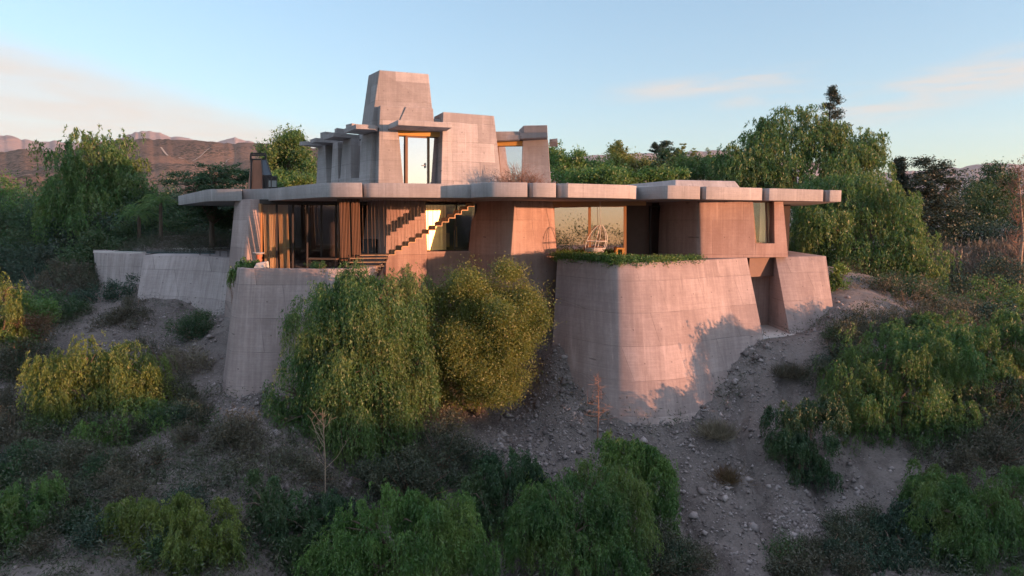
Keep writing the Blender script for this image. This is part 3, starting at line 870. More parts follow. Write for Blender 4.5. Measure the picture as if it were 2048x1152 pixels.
# block right of the door
zr = zv(224, 33.8)
up('upper_block', [W(886.5, 33.75, zr), W(988, 35.05, zr), W(985, 38.5, zr), W(868, 35.3, zr)], [W(881.6, 33.4, ZT - .02), W(1005.5, 34.75, ZT - .02), W(1003, 38.5, ZT - .02), W(871.5, 34.5, ZT - .02)])
# right wing: pier, beam, raised box
zq = zv(266, 36.2)
up('upper_pier', [W(1045.5, 36.35, ZU + .02), W(1096, 36.2, ZU + .02), W(1092, 40, ZU + .02), W(1050, 40, ZU + .02)], [W(1041, 36.2, ZT - .02), W(1103, 36.0, ZT - .02), W(1100, 40, ZT - .02), W(1045, 40, ZT - .02)])
up('beam', [W(991, 36.1, zv(263, 36.1)), W(1040, 36.0, zv(263, 36.1)), W(1040, 38.4, zv(263, 36.1)), W(991, 38.4, zv(263, 36.1))], [W(993, 36.15, zv(281, 36.1)), W(1040, 36.0, zv(281, 36.1)), W(1040, 38.4, zv(281, 36.1)), W(993, 38.4, zv(281, 36.1))])
up('beam', [W(1040, 35.9, zv(265, 35.9)), W(1095, 35.3, zv(265, 35.3)), W(1093, 38.4, zv(265, 35.6)), W(1040, 38.4, zv(265, 35.9))], [W(1040, 35.9, ZU + .02), W(1095.6, 35.3, ZU + .02), W(1094, 38.4, ZU + .02), W(1040, 38.4, ZU + .02)])
up('roof_box', [W(1047, 35.75, zv(251, 35.75)), W(1094.5, 35.45, zv(251, 35.6)), W(1093, 37.6, zv(251, 35.6)), W(1038, 37.4, zv(251, 35.75))], [W(1048, 35.8, zv(265.5, 35.8)), W(1095, 35.5, zv(265.5, 35.6)), W(1093, 37.6, zv(265.5, 35.7)), W(1038, 37.5, zv(265.5, 35.8))])
up('canopy', [W(1099, 37.6, ZU + .2), W(1115, 37.2, ZU + .2), W(1115, 39.5, ZU + .2), W(1099, 39.5, ZU + .2)], [W(1099, 37.6, ZU), W(1115, 37.2, ZU), W(1115, 39.5, ZU), W(1099, 39.5, ZU)])
# canopy over the door
up('canopy', [W(796, 31.6, ZU + .37), W(904, 32.5, ZU + .37), W(890, 34.1, ZU + .37), W(775.5, 33.2, ZU + .37)], [W(796, 31.6, ZU + .13), W(904, 32.5, ZU + .13), W(890, 34.1, ZU + .13), W(775.5, 33.2, ZU + .13)])

# left flank: fins, sill wall, canopies stepping back
A0, A1 = W(757, 32.95, ZT), W(632, 40.6, ZT)
dirL = Vector((A1.x - A0.x, A1.y - A0.y, 0))
lenL = dirL.length
dirL.normalize()
outL = Vector((-dirL.y, dirL.x, 0))
if outL.x > 0:
    outL = -outL
def flank(s, o, z):
    return Vector((A0.x, A0.y, z)) + dirL * s + outL * o
def s_of(u, off=0.0):
    best = min(np.linspace(0, lenL * 1.2, 600), key=lambda s: abs(1024 + F * flank(s, off, 3).x / (flank(s, off, 3).y * cp - 3 * sp) - u))
    return float(best)
for (ua, ub, uat, ubt) in ((632, 654, 636, 650), (661, 677, 665, 675), (679, 702, 685.5, 701), (717, 739, 723, 744)):
    sa, sb = s_of(ua, .25), s_of(ub, .25)
    ta, tb = s_of(uat, .1), s_of(ubt, .1)
    up('fin', [flank(ta, .06, ZU + .02), flank(tb, .06, ZU + .02), flank(tb, -.9, ZU + .02), flank(ta, -.9, ZU + .02)], [flank(sa, .32, ZT - .02), flank(sb, .32, ZT - .02), flank(sb, -.9, ZT - .02), flank(sa, -.9, ZT - .02)])
s0, s1 = s_of(672), s_of(741)
up('sill_wall', [flank(s0, .2, zv(356, 37)), flank(s1, .2, zv(356, 34)), flank(s1, -.2, zv(356, 34)), flank(s0, -.2, zv(356, 37))], [flank(s0, .3, ZT - .02), flank(s1, .3, ZT - .02), flank(s1, -.2, ZT - .02), flank(s0, -.2, ZT - .02)])
fw = MB()
fw.bar(flank(s_of(632), -.45, ZT + .02), flank(s_of(741), -.45, ZT + .02), .08, .1)
fw.bar(flank(s_of(632), -.45, ZU - .05), flank(s_of(741), -.45, ZU - .05), .08, .1)
for u in (640, 657, 678, 689, 708.5, 741):
    fw.bar(flank(s_of(u), -.45, ZT + .05), flank(s_of(u), -.45, ZU - .05), .07, .1)
win = fw.build('window', M['dark_steel'], house)
fa, fb = flank(s_of(632), -.47, ZT), flank(s_of(741), -.47, ZT)
fh = Vector((0, 0, ZU - ZT))
MB().add([fa, fb, fb + fh, fa + fh, fa + outL * -.02, fb + outL * -.02, fb + fh + outL * -.02, fa + fh + outL * -.02], [(0, 1, 2, 3), (7, 6, 5, 4), (0, 4, 5, 1), (3, 2, 6, 7), (0, 3, 7, 4), (1, 5, 6, 2)]).build('pane', M['glass_dark'], win)
# each canopy is a thin plate standing out from the flank, three of them with a box where they meet the wall
def yv(v, z):
    k = (576 - v) / F
    return z * (cp + k * sp) / (k * cp - sp)
for pts, box in ((((599, 291), (613, 290), (668, 294), (668, 301)), None),
                 (((620.5, 288), (631.7, 284.6), (690, 289.3), (690, 295)), (641, 651, 673, 263)),
                 (((647.6, 280.4), (667.8, 274.2), (728, 280), (728, 287)), (669.5, 674, 694, 255.6)),
                 (((689, 267.2), (712, 258.9), (750, 260.5), (750, 273)), (692, 704, 724, 246.4))):
    zz = ZU + (.03 if box else 0)
    q = [W(u, yv(v, ZU), zz) for u, v in pts]
    q[3] = q[3] + Vector((.5, .5, 0))
    up('canopy', [p + Vector((0, 0, .21)) for p in q], q, bevel=.012)
    if box:
        Yb = yv(pts[1][1], ZU) + 1.0
        zb_ = zv(box[3], Yb)
        a_, b_, c_ = W(box[0], Yb + .5, zz), W(box[1], Yb, zz), W(box[2], Yb + .55, zz)
        bx = [a_, b_, c_, c_ + (a_ - b_) * 1.6]
        up('roof_box', [Vector((p.x, p.y, zb_)) for p in bx], [Vector((p.x, p.y, zz + .2)) for p in bx], bevel=.015)
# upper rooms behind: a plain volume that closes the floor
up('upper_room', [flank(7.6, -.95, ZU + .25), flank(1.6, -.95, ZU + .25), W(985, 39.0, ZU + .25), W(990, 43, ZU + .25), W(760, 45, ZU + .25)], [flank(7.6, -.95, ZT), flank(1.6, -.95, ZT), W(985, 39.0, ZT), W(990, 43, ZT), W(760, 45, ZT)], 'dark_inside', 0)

# upper door and its side lights
def glazed(name, c, frame_m, glass_m, mull=(), fw=.06, fd=.09, off=.05):
    """c: bottom-left, bottom-right, top-right, top-left; frame bars round it, uprights at fractions mull, one pane per bay"""
    bl, br_, tr, tl = [Vector(x) for x in c]
    n = (br_ - bl).cross(tl - bl).normalized()
    if n.y > 0:
        n = -n
    mb = MB()
    for a, b2 in ((bl, br_), (br_, tr), (tr, tl), (tl, bl)):
        mb.bar(a, b2, fw, fd, n)
    for mfr in mull:
        mb.bar(bl.lerp(br_, mfr), tl.lerp(tr, mfr), fw, fd, n)
    fr = mb.build(name, M[frame_m], house)
    cuts = [0] + list(mull) + [1]
    for a, b2 in zip(cuts[:-1], cuts[1:]):
        q = [bl.lerp(br_, a), bl.lerp(br_, b2), tl.lerp(tr, b2), tl.lerp(tr, a)]
        MB().hexa([p for p in q], [p - n * .012 for p in q]).build('pane', M[glass_m], fr)
    return fr, n
d_b, d_t = ZT - .01, zv(272.5, 33.9)
fr, nd_ = glazed('window', [W(806, 33.75, d_b), W(874, 34.4, d_b), W(880, 34.45, d_t), W(796, 33.7, d_t)], 'bronze', 'glass_upper', (), .07, .1)
d0, d1 = W(813, 33.68, d_b), W(856.5, 34.08, d_b)
d2, d3 = W(856.5, 34.1, d_t - .02), W(813, 33.7, d_t - .02)
db = MB()
for a, b2 in ((d0, d3), (d1, d2), (d3, d2), (d0, d1)):
    db.bar(a, b2, .12, .1, nd_)
door = db.build('door', M['bronze'], house)
q = [d0, d1, d2, d3]
MB().hexa([p + nd_ * .01 for p in q], [p - nd_ * .0 for p in q]).build('pane', M['glass_upper'], door)
hp = P(851.5, 331, 33.98)
MB().bar(hp + Vector((0, -.06, .0)), hp + Vector((-.16, -.1, .0)), .03, .03).bar(hp + Vector((0, -.05, -.12)), hp + Vector((0, -.05, .12)), .05, .03).build('handle', M['pale_stone'], door)
MB().hexa([W(794, 33.45, d_t), W(881, 34.1, d_t), W(881, 34.5, d_t), W(794, 33.8, d_t)], [W(794, 33.45, ZU + .131), W(881, 34.1, ZU + .131), W(881, 34.5, ZU + .131), W(794, 33.8, ZU + .131)]).build('head_board', M['gold_wood'], house)
# window of the right wing
fr, _ = glazed('window', [W(1004, 36.75, d_b), W(1043, 36.6, d_b), W(1046, 36.6, zv(292, 36.7)), W(996, 36.75, zv(292, 36.7))], 'bronze', 'glass_upper')
MB().hexa([W(994, 36.6, zv(292, 36.7)), W(1046, 36.45, zv(292, 36.7)), W(1046, 36.9, zv(292, 36.7)), W(994, 37, zv(292, 36.7))], [W(994, 36.6, ZU - .03), W(1046, 36.45, ZU - .03), W(1046, 36.9, ZU - .03), W(994, 37, ZU - .03)]).build('head_board', M['gold_wood'], house)
up('canopy', [W(992, 36.2, ZU + .22), W(1040, 35.92, ZU + .22), W(1040, 38.5, ZU + .22), W(992, 38.5, ZU + .22)], [W(992, 36.2, ZU - .02), W(1040, 35.92, ZU - .02), W(1040, 38.5, ZU - .02), W(992, 38.5, ZU - .02)])

# ground-floor glazing
zt_ = ZC - .14
fr, n_ = glazed('window', [W(520, 31.75, ZL), W(672, 33.3, ZL), W(672, 33.3, zt_), W(520, 31.75, zt_)], 'dark_steel', 'glass', (.21, .25 + .17, .61, .8), .08, .1)
MB().hexa([W(519, 31.6, zt_), W(745, 33.6, zt_), W(745, 34, zt_), W(519, 32.2, zt_)], [W(519, 31.6, Z1), W(745, 33.6, Z1), W(745, 34, Z1), W(519, 32.2, Z1)]).build('head_board', M['dark_steel'], house)
MB().bar(W(521, 31.55, ZL), W(521, 31.55, zt_), .12, .16).build('door_post', M['wood'], house)
glazed('window', [W(672, 33.32, ZL), W(742, 34.2, ZL), W(742, 34.2, zt_), W(672, 33.32, zt_)], 'dark_steel', 'glass_dark', (.5,), .07, .1)

def curtain(p, q, z0, z1, amp=.05, waves=14, m='curtain'):
    mb = MB()
    p, q = Vector(p), Vector(q)
    d = (q - p)
    nrm = Vector((d.y, -d.x, 0)).normalized()
    k = waves * 6
    L = []
    for i in range(k + 1):
        a = i / k
        o = amp * math.sin(a * waves * 2 * math.pi) * (0.7 + .3 * math.sin(a * 9))
        L.append(p + d * a + nrm * o)
    fr_, bk = L, [x - nrm * .008 for x in L]
    pts = [(x.x, x.y, z0) for x in fr_] + [(x.x, x.y, z1) for x in fr_] + [(x.x, x.y, z0) for x in bk] + [(x.x, x.y, z1) for x in bk]
    n = k + 1
    fs = []
    for i in range(k):
        fs += [(i, i + 1, n + i + 1, n + i), (2 * n + i + 1, 2 * n + i, 3 * n + i, 3 * n + i + 1)]
    mb.add(pts, fs)
    return mb.build('curtain', M[m], house, smooth=60)
curtain(W(526, 32.2, 0), W(553, 32.5, 0), ZL + .03, zt_, .03, 8, 'drape')
curtain(W(557, 32.5, 0), W(577, 32.68, 0), ZL + .03, zt_, .03, 8, 'drape')
# gold curtain-shaped reflector added behind the stair window for the sun glint
zs_ = zv(502, 32.4)
fr, n_ = glazed('window', [W(853, 32.55, zs_), W(943, 33.1, zs_), W(952, 33.15, zt_), W(848, 32.5, zt_)], 'dark_steel', 'glass', (.62,), .06, .1)
curtain(W(847, 32.66, 0), W(892, 33.35, 0), zs_ + .02, zt_ - .03, .004, 5, 'glint_sheet')
# gold panels deep inside, painted stand-ins for reflections in the glass
MB().hexa([W(890, 35, zv(494, 35)), W(899, 35, zv(494, 35)), W(899, 35.1, zv(494, 35)), W(890, 35.1, zv(494, 35))], [W(885, 35, zv(466, 35)), W(899, 35, zv(466, 35)), W(899, 35.1, zv(466, 35)), W(885, 35.1, zv(466, 35))]).build('reflection_panel', M['gold_wood'], house)
MB().hexa([W(907, 35, zv(494, 35)), W(915, 35, zv(494, 35)), W(915, 35.1, zv(494, 35)), W(907, 35.1, zv(494, 35))], [W(908, 35, zv(462, 35)), W(914, 35, zv(452, 35)), W(914, 35.1, zv(452, 35)), W(908, 35.1, zv(462, 35))]).build('reflection_panel', M['gold_wood'], house)
# terrace glazing on the right
zh = zv(411, 35.2 * KR)
glazed('window', [W2(1106, 35.6, ZB), W2(1250, 35.3, ZB), W2(1250, 35.345, zh), W2(1106, 35.645, zh)], 'wood', 'glass_mirror', (.51,), .13, .12)
MB().hexa([W2(1105, 35.45, zh), W2(1292, 35.1, zh), W2(1292, 35.3, zh), W2(1105, 35.8, zh)], [W2(1105, 35.45, Z1), W2(1292, 35.1, Z1), W2(1292, 35.3, Z1), W2(1105, 35.8, Z1)]).build('head_board', M['wood'], house)
glazed('window', [W2(1300, 37.0, ZB), W2(1321, 37.2, ZB), W2(1321, 37.2, zh), W2(1300, 37.0, zh)], 'dark_steel', 'glass_dark', (), .08, .1)
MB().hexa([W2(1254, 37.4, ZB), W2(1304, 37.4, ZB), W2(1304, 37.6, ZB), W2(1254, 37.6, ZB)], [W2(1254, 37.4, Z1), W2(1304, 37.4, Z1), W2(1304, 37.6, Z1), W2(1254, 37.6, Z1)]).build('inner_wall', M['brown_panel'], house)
# tapered window in the right block
zs2 = zv(487, 34.6 * KR)
glazed('window', [W2(1511, 34.95, zs2), W2(1550, 35.2, zs2), W2(1549, 35.2, Z1 - .1), W2(1504, 34.95, Z1 - .1)], 'bronze', 'glass', (.62,), .05, .08)
curtain(W2(1520, 35.4, 0), W2(1546, 35.6, 0), zs2 + .02, Z1 - .05, .05, 9)
# fireplace mouth in the stair wall's flank
fp = [P(727, 507, 32.0), P(754, 507, 31.7), P(754, 478, 31.75), P(727, 478, 32.15)]
MB().hexa([p + Vector((-.05, -.06, 0)) for p in fp], [p + Vector((.1, .25, 0)) for p in fp]).build('fireplace', M['dark_steel'], house)

# ---------------- roof chimney and its panel
chim = []
zcb = ZT
up('chimney', [W(506, 38.2, zv(317, 38)), W(523, 38.25, zv(317, 38)), W(531, 39.4, zv(317, 38)), W(502, 39.2, zv(317, 38))], [W(502, 38.0, zcb), W(525, 38.05, zcb), W(537, 39.6, zcb), W(494, 39.4, zcb)], 'rust_sheet', .02)
ch = [o for o in house.children if o.name.startswith('chimney')][0]
mb = MB()
zc0, zc1 = zv(317, 38.2), zv(307, 38.2)
for u, Y in ((502, 38.2), (531, 38.3), (532, 39.3), (501, 39.2)):
    mb.bar(W(u, Y, zc0 - .12), W(u, Y, zc1), .06, .06)
for zz in (zc0 - .05, zc1):
    for (a, b2) in (((502, 38.2), (531, 38.3)), ((531, 38.3), (532, 39.3)), ((532, 39.3), (501, 39.2)), ((501, 39.2), (502, 38.2))):
        mb.bar(W(*a, zz), W(*b2, zz), .06, .08, (0, 0, 1))
mb.bar(W(503, 38.1, zc0), W(501, 37.95, zcb), .07, .07)
o = mb.build('chimney_cap', M['dark_steel'], ch)
o.matrix_parent_inverse = ch.matrix_world.inverted()
sp_t = [W(523, 38.0, zv(319, 38)), W(532.5, 38.05, zv(319, 38)), W(543, 37.3, zv(351, 37.3)), W(526, 37.25, zv(351, 37.3))]
solar = thing('roof_panel', W(535, 37.6, ZT), 'dark glossy tilted panel leaning on the rooftop chimney', 'solar panel')
MB().hexa(sp_t, [p + Vector((.0, .06, -.03)) for p in sp_t]).build('panel', M['slate_panel'], solar)
mb = MB()
for i in range(4):
    mb.bar(sp_t[i] + Vector((0, -.01, 0)), sp_t[(i + 1) % 4] + Vector((0, -.01, 0)), .05, .05)
for u in (526, 536, 542.5):
    mb.bar(W(u, 37.35, zv(351, 37.3)), W(u, 37.35, ZT + .004), .05, .05)
mb.build('frame', M['dark_steel'], solar)
bx = thing('roof_hatch', W(545, 38.6, ZT), 'low dark metal box with a grey front behind the rooftop panel', 'roof hatch')
MB().hexa([W(527, 38.2, ZT + .004), W(555, 38.2, ZT + .004), W(555, 39.6, ZT + .004), W(527, 39.6, ZT + .004)], [W(528, 38.3, zv(352, 38.3)), W(554, 38.3, zv(352, 38.3)), W(554, 39.5, zv(352, 38.3)), W(528, 39.5, zv(352, 38.3))]).build('body', M['dark_steel'], bx, bevel=.03)
MB().hexa([W(537, 38.17, zv(374, 38.2)), W(553, 38.17, zv(374, 38.2)), W(553, 38.2, zv(374, 38.2)), W(537, 38.2, zv(374, 38.2))], [W(537, 38.2, zv(361, 38.2)), W(553, 38.2, zv(361, 38.2)), W(553, 38.28, zv(361, 38.2)), W(537, 38.28, zv(361, 38.2))]).build('front_plate', M['grey_sheet'], bx)

# ---------------- the hanging stair
stair = thing('hanging_staircase', P(740, 530, 29), 'folded steel staircase hung on thin rods from the roof slab, climbing to the right', 'staircase')
E0, E1 = P(777, 509, 28.9), P(949, 404, 30.6)
run = Vector((E1.x - E0.x, E1.y - E0.y, 0))
NST = 13
rd = run.normalized()
wd = Vector((-rd.y, rd.x, 0)) * 0.95
step = run / NST
rise = (E1.z - E0.z) / NST
TH = .035
rod_pts = []
for i in range(NST):
    p = Vector((E0.x, E0.y, E0.z)) + step * i + Vector((0, 0, rise * i))
    mb = MB()
    q = p + step
    dn = Vector((0, 0, -TH))
    mb.hexa([p + dn, q + dn, q + dn + wd, p + dn + wd], [p, q, q + wd, p + wd])
    r0, r1 = q - rd * TH, q
    mb.hexa([r0 + Vector((0, 0, .0015)), r1 + Vector((0, 0, .0015)), r1 + wd + Vector((0, 0, .0015)), r0 + wd + Vector((0, 0, .0015))], [r0 + Vector((0, 0, rise - TH)), r1 + Vector((0, 0, rise - TH)), r1 + wd + Vector((0, 0, rise - TH)), r0 + wd + Vector((0, 0, rise - TH))])
    mb.build('tread', M['steel'], stair)
    for kk in (.25, .75):
        rod_pts.append(p + step * kk + wd * .97)
    if i % 2 == 0:
        rod_pts.append(p + step * .5 + wd * .02)
# platform and the lower flight of wide treads
low = [(720, 777, 509.5, 28.9, .95), (700, 777, 515.5, 28.6, .34), (697, 773, 523.5, 28.3, .34), (692, 768, 531.5, 28.0, .34), (688, 762, 538.5, 27.75, .34), (684, 757, 545, 27.5, .34)]
for (u0, u1, v, Y, dep) in low:
    a, b2 = P(u0, v, Y - .25), P(u1, v, Y + .02)
    b2.z = a.z = (a.z + b2.z) / 2
    back_ = Vector((-rd.y, rd.x, 0)) * dep
    dn = Vector((0, 0, -.045))
    MB().hexa([a + dn, b2 + dn, b2 + dn + back_, a + dn + back_], [a, b2, b2 + back_, a + back_]).build('tread', M['steel'], stair)
for u0, v0, Y0, u1, v1, Y1 in ((722, 511, 28.75, 686, 549, 27.3), (775, 511, 28.95, 756, 549, 27.55)):
    MB().bar(P(u0, v0 + 3, Y0 + .2), P(u1, v1 + 3, Y1 + .2), .05, .1, (0, 0, 1)).build('stringer', M['dark_steel'], stair)
for x in np.linspace(679, 720.5, 15):
    p = P(x, 517, 28.6 + (x - 679) * .006 + .25 * (int(x * 7) % 2))
    rod_pts.append(p)
for x in (727, 736, 745, 751, 759, 769):
    rod_pts.append(P(x, 508, 28.9 + (.9 if int(x) % 2 else .1)))
for k, p in enumerate(rod_pts):
    dense = 679 <= (1024 + F * p.x / (p.y * cp - p.z * sp)) <= 722
    r = .026 if dense else .0065
    zb_ = p.z if not dense else zv(522, p.y)
    MB().tube([(p.x, p.y, zb_), (p.x, p.y, ZC + .01)], r, 6).build('rod', M['rod'] if dense else M['hanger'], stair)

# ------------------------------------------------------------------ pool terrace on the left
pool = thing('pool_terrace', P(320, 560, 37), 'long sloping concrete pool wall with a pale coping left of the house', 'pool')
tp = [W(288, 36.6, ZF), W(330, 36.3, ZF), W(400, 35.6, ZF), W(466, 33.8, ZF)]
bt = [P(272, 606, 35.2), P(320, 614, 34.8), P(395, 620, 33.9), P(462, 634, 32.4)]
bt = [q + (q - p) * .25 for p, q in zip(tp, bt)]
t, b = cols2(tp, bt, 3)
MB().loft(wall_loft(t, b, [((-12.4, 36, ZF), (-12.4, 36, -5)), ((-13.2, 44, ZF), (-13.2, 44, -5)), ((-20.8, 44, ZF), (-20.8, 44, -5))], 6)).build('pool_wall', M['concrete_pool'], pool, smooth=35, bevel=.02)
tp = [W(189, 39.0, ZF + .03), W(215, 38.6, ZF + .02), W(291, 38.2, ZF)]
bt = [P(203, 580, 38.3), P(222, 580, 38.0), P(285, 575, 37.6)]
t, b = cols2(tp, bt, 3)
MB().loft(wall_loft(t, b, [((-20.5, 43, ZF), (-20.5, 43, -6)), ((-27, 44, ZF), (-27, 44, -6))], 5)).build('pool_wall', M['concrete_pool'], pool, smooth=35, bevel=.02)
wt = [W(215, 39.1, ZF), W(284, 38.8, ZF), W(430, 38.2, ZF), W(430, 43, ZF), W(250, 43, ZF)]
MB().loft([[p + Vector((0, 0, .045)), p + Vector((0, 0, .004))] for p in wt]).build('water', M['pool_water'], pool)
cop = MB()
edge = [W(190, 39.3, ZF), W(250, 39.0, ZF), W(288, 38.6, ZF)]
for a, b2 in zip(edge[:-1], edge[1:]):
    cop.bar(a + Vector((0, 0, .05)), b2 + Vector((0, 0, .05)), .3, .08, (0, 0, 1))
cop.build('coping', M['pale_stone'], pool)
cop = MB()
e2 = [tuple(W(u, Y, ZF) + Vector((0, 0, .09))) for u, Y in ((300, 43), (340, 42.5), (380, 42), (420, 42.5), (455, 43.5))]
cr = cat_rom(e2, 6)
for a, b2 in zip(cr[:-1], cr[1:]):
    cop.bar(a, b2, .4, .16, (0, 0, 1))
cop.build('coping', M['pale_stone'], pool)
rail = thing('terrace_rail', W(425, 36.2, ZF), 'thin dark rail on posts along the pool terrace edge', 'railing')
mb = MB()
mb.bar(W(398, 36.6, ZF + .3), W(458, 35.2, ZF + .3), .03, .04, (0, 0, 1))
mb.build('handrail', M['dark_steel'], rail)
for u, Y in ((400, 36.55), (420, 36.08), (440, 35.62), (456, 35.25)):
    MB().bar(W(u, Y, ZF), W(u, Y, ZF + .3), .03, .03).build('post', M['dark_steel'], rail)

# ------------------------------------------------------------------ small things on the terraces
hc_top = W2(1199, 34.0, ZC)
chair = thing('hanging_chair', W2(1196, 34.0, ZB + .25), 'white cane egg chair hanging from the roof slab by a chain', 'hanging chair')
cz0, cz1 = zv(508, 34 * KR), zv(450, 34 * KR)
cc = W2(1197, 34.0, 0)
def egg_hoop(yaw, frac, lean=0.0):
    """one half-hoop of the egg from the crown to the seat rim"""
    pts = []
    H = cz1 - cz0
    for k in range(13):
        a = k / 12
        z = cz1 - H * a
        r = .50 * math.sin(math.pi * min(1, (.04 + a * .72))) ** .8 * frac
        pts.append(Vector((cc.x + r * math.cos(yaw) - .28 * (a - .3), cc.y + r * math.sin(yaw), z)))
    return pts
fm = MB()
for yw in (-2.9, -1.75, -.75, .1, 1.2, 2.2):
    fm.tube(egg_hoop(yw, 1), .015, 6)
for a in (.55, .8, 1.0):
    z = cz1 - (cz1 - cz0) * a
    r = .50 * math.sin(math.pi * min(1, (.04 + a * .72))) ** .8
    ring = [Vector((cc.x + r * math.cos(t_) - .28 * (a - .3), cc.y + r * math.sin(t_), z)) for t_ in np.linspace(0, 2 * math.pi, 19)]
    fm.tube(ring, .015, 6, False)
fm.build('frame', M['white_paint'], chair)
MB().lathe((cc.x - .2, cc.y, cz0 + .1), [(.02, 0), (.33, .0), (.40, .07), (.38, .16), (.30, .2), (.02, .21)], 16).build('cushion', M['cushion'], chair, smooth=40)
MB().tube([(cc.x + .1, cc.y, cz1 - .02), (cc.x + .06, cc.y, (cz1 + ZC) / 2), (cc.x + .06, cc.y, ZC + .01)], .012, 6).build('chain', M['pale_stone'], chair)

tb = thing('side_table', W2(1242, 34.6, ZB), 'small golden wooden side table by the terrace window', 'table')
ta, tb2, tz = W2(1234, 34.5, ZB), W2(1247, 34.5, ZB), zv(497, 34.5 * KR)
MB().box(((ta.x + tb2.x) / 2, 34.6 * KR, tz), tb2.x - ta.x + .06, .42, .07).build('top', M['gold_wood'], tb)
for x in (ta.x, tb2.x):
    for y in (34.43 * KR, 34.77 * KR):
        MB().box((x, y, (tz + ZB) / 2 - .0185), .05, .05, tz - ZB - .037).build('leg', M['gold_wood'], tb)

bb = thing('bird_bath', W(519, 27.4, ZL), 'terracotta bird bath with a pale bowl at the left terrace corner', 'bird bath')
bc = W(519, 27.4, ZL)
zb1 = zv(508, 27.4)
MB().lathe((bc.x, bc.y, ZL), [(.0, 0), (.17, 0), (.15, .05), (.08, .1), (.06, .25), (.1, .36), (.07, .42), (.12, zb1 - ZL - .03)], 16).build('pedestal', M['terracotta'], bb, smooth=40)
MB().lathe((bc.x, bc.y, zb1 - .035), [(.0, 0), (.1, 0), (.21, .05), (.235, .09), (.22, .09), (.1, .045), (.0, .04)], 20).build('bowl', M['pale_stone'], bb, smooth=40)
sb = MB()
s0_ = W(520, 26.9, ZF)
sb.hexa([(s0_.x - .19, s0_.y - .2, ZF + .001), (s0_.x + .22, s0_.y - .2, ZF + .001), (s0_.x + .3, s0_.y + .2, ZF + .001), (s0_.x - .12, s0_.y + .2, ZF + .001)],
        [(s0_.x - .08, s0_.y - .17, ZF + .2), (s0_.x + .24, s0_.y - .17, ZF + .24), (s0_.x + .28, s0_.y + .18, ZF + .26), (s0_.x - .02, s0_.y + .18, ZF + .22)])
tag(sb.build('stone_block', M['pale_stone'], None, bevel=.02), 'sloped pale stone block in front of the bird bath', 'stone block')

bench = thing('terrace_table', W(645, 28.6, ZL), 'long dark table on the left terrace beside the stair', 'table')
b0, b1 = W(618, 28.8, ZL), W(676, 28.4, ZL)
zb_ = zv(516, 28.6)
MB().hexa([(b0.x, 28.5, zb_ - .06), (b1.x, 28.2, zb_ - .06), (b1.x, 28.7, zb_ - .06), (b0.x, 29.0, zb_ - .06)], [(b0.x, 28.5, zb_), (b1.x, 28.2, zb_), (b1.x, 28.7, zb_), (b0.x, 29.0, zb_)]).build('table_top', M['bronze'], bench)
for x, y in ((b0.x + .1, 28.62), (b1.x - .1, 28.42), (b0.x + .1, 28.9), (b1.x - .1, 28.65)):
    MB().box((x, y, (zb_ - .062 + ZL) / 2), .06, .06, zb_ - .062 - ZL).build('leg', M['dark_steel'], bench)

# stone steps at the right end of the wing wall
for i, (u, v, Y) in enumerate(((1640, 657, 33.1), (1658, 650, 33.4), (1672, 641, 33.9), (1686, 631, 34.4), (1691, 622, 34.9), (1694, 612, 35.4), (1695, 603, 36.0))):
    c = P2(u + 8, v, Y)
    st = MB().box((c.x + .1, c.y, c.z - .1), 1.15 + .1 * (i % 3), .6, .22, .35 + .08 * i)
    o = st.build('stone_step', M['flagstone'], None, bevel=.03)
    names = ['lowest rough stone step at the foot of the wing wall', 'second rough stone step up from the bare bank', 'third rough stone step up beside the wing wall', 'middle rough stone step beside the wing wall corner', 'rough stone step just above the middle one', 'rough stone step second from the top by the wing wall', 'topmost rough stone step behind the wing wall corner']
    tag(o, names[i], 'stone step', 'stone steps beside the wing wall')


# ------------------------------------------------------------------ plants
def unit(v):
    return v / (np.linalg.norm(v, axis=-1, keepdims=True) + 1e-9)

def leaf_quads(pos, dirs, ln, wd, r):
    """diamond leaves: pos, dirs (N,3), lengths and widths (N,)"""
    side = unit(np.cross(dirs, r.normal(size=dirs.shape)))
    a = pos - dirs * (ln / 2)[:, None]
    c = pos + dirs * (ln / 2)[:, None]
    m = pos - dirs * (ln * .08)[:, None]
    b = m + side * (wd / 2)[:, None]
    d = m - side * (wd / 2)[:, None]
    return np.stack([a, b, c, d], 1)

def lobe_m(L):
    u, v, ru, rv, Y = L[:5]
    c = P(u, v, Y)
    k = Y / F
    rx, rz = ru * k, rv * k
    ry = (L[5] if len(L) > 5 else 0.9) * min(rx, rz * 1.3)
    return np.array([c.x, c.y, c.z]), np.array([rx, ry, rz])

def crown_pts(lobes, r, dens=1.0, sub=0.42, up=0.25):
    """scatter sub-clumps over each lobe: returns list of (centre, radius vector, outward unit)"""
    out = []
    for c, R in lobes:
        Rm = float(np.mean(R))
        n = max(5, int(15 * dens))
        k = np.arange(n) + .5
        ph = np.arccos(1 - 2 * k / n)
        th = math.pi * (1 + 5 ** .5) * k + r.uniform(0, 6.28)
        d = np.stack([np.cos(th) * np.sin(ph), np.sin(th) * np.sin(ph), np.cos(ph)], 1)
        d = unit(d + r.normal(size=d.shape) * .22)
        for q in d:
            if q[2] < -0.75:
                continue
            rr = r.uniform(.5, .98)
            s = sub * r.uniform(.55, 1.1)
            if r.random() < .2 and q[2] > -.2:
                rr, s = r.uniform(1.0, 1.22), s * .62
            out.append((c + q * R * rr, R * s, q))
        out.append((c, R * sub, np.array([0, 0, 1.0])))
    return out

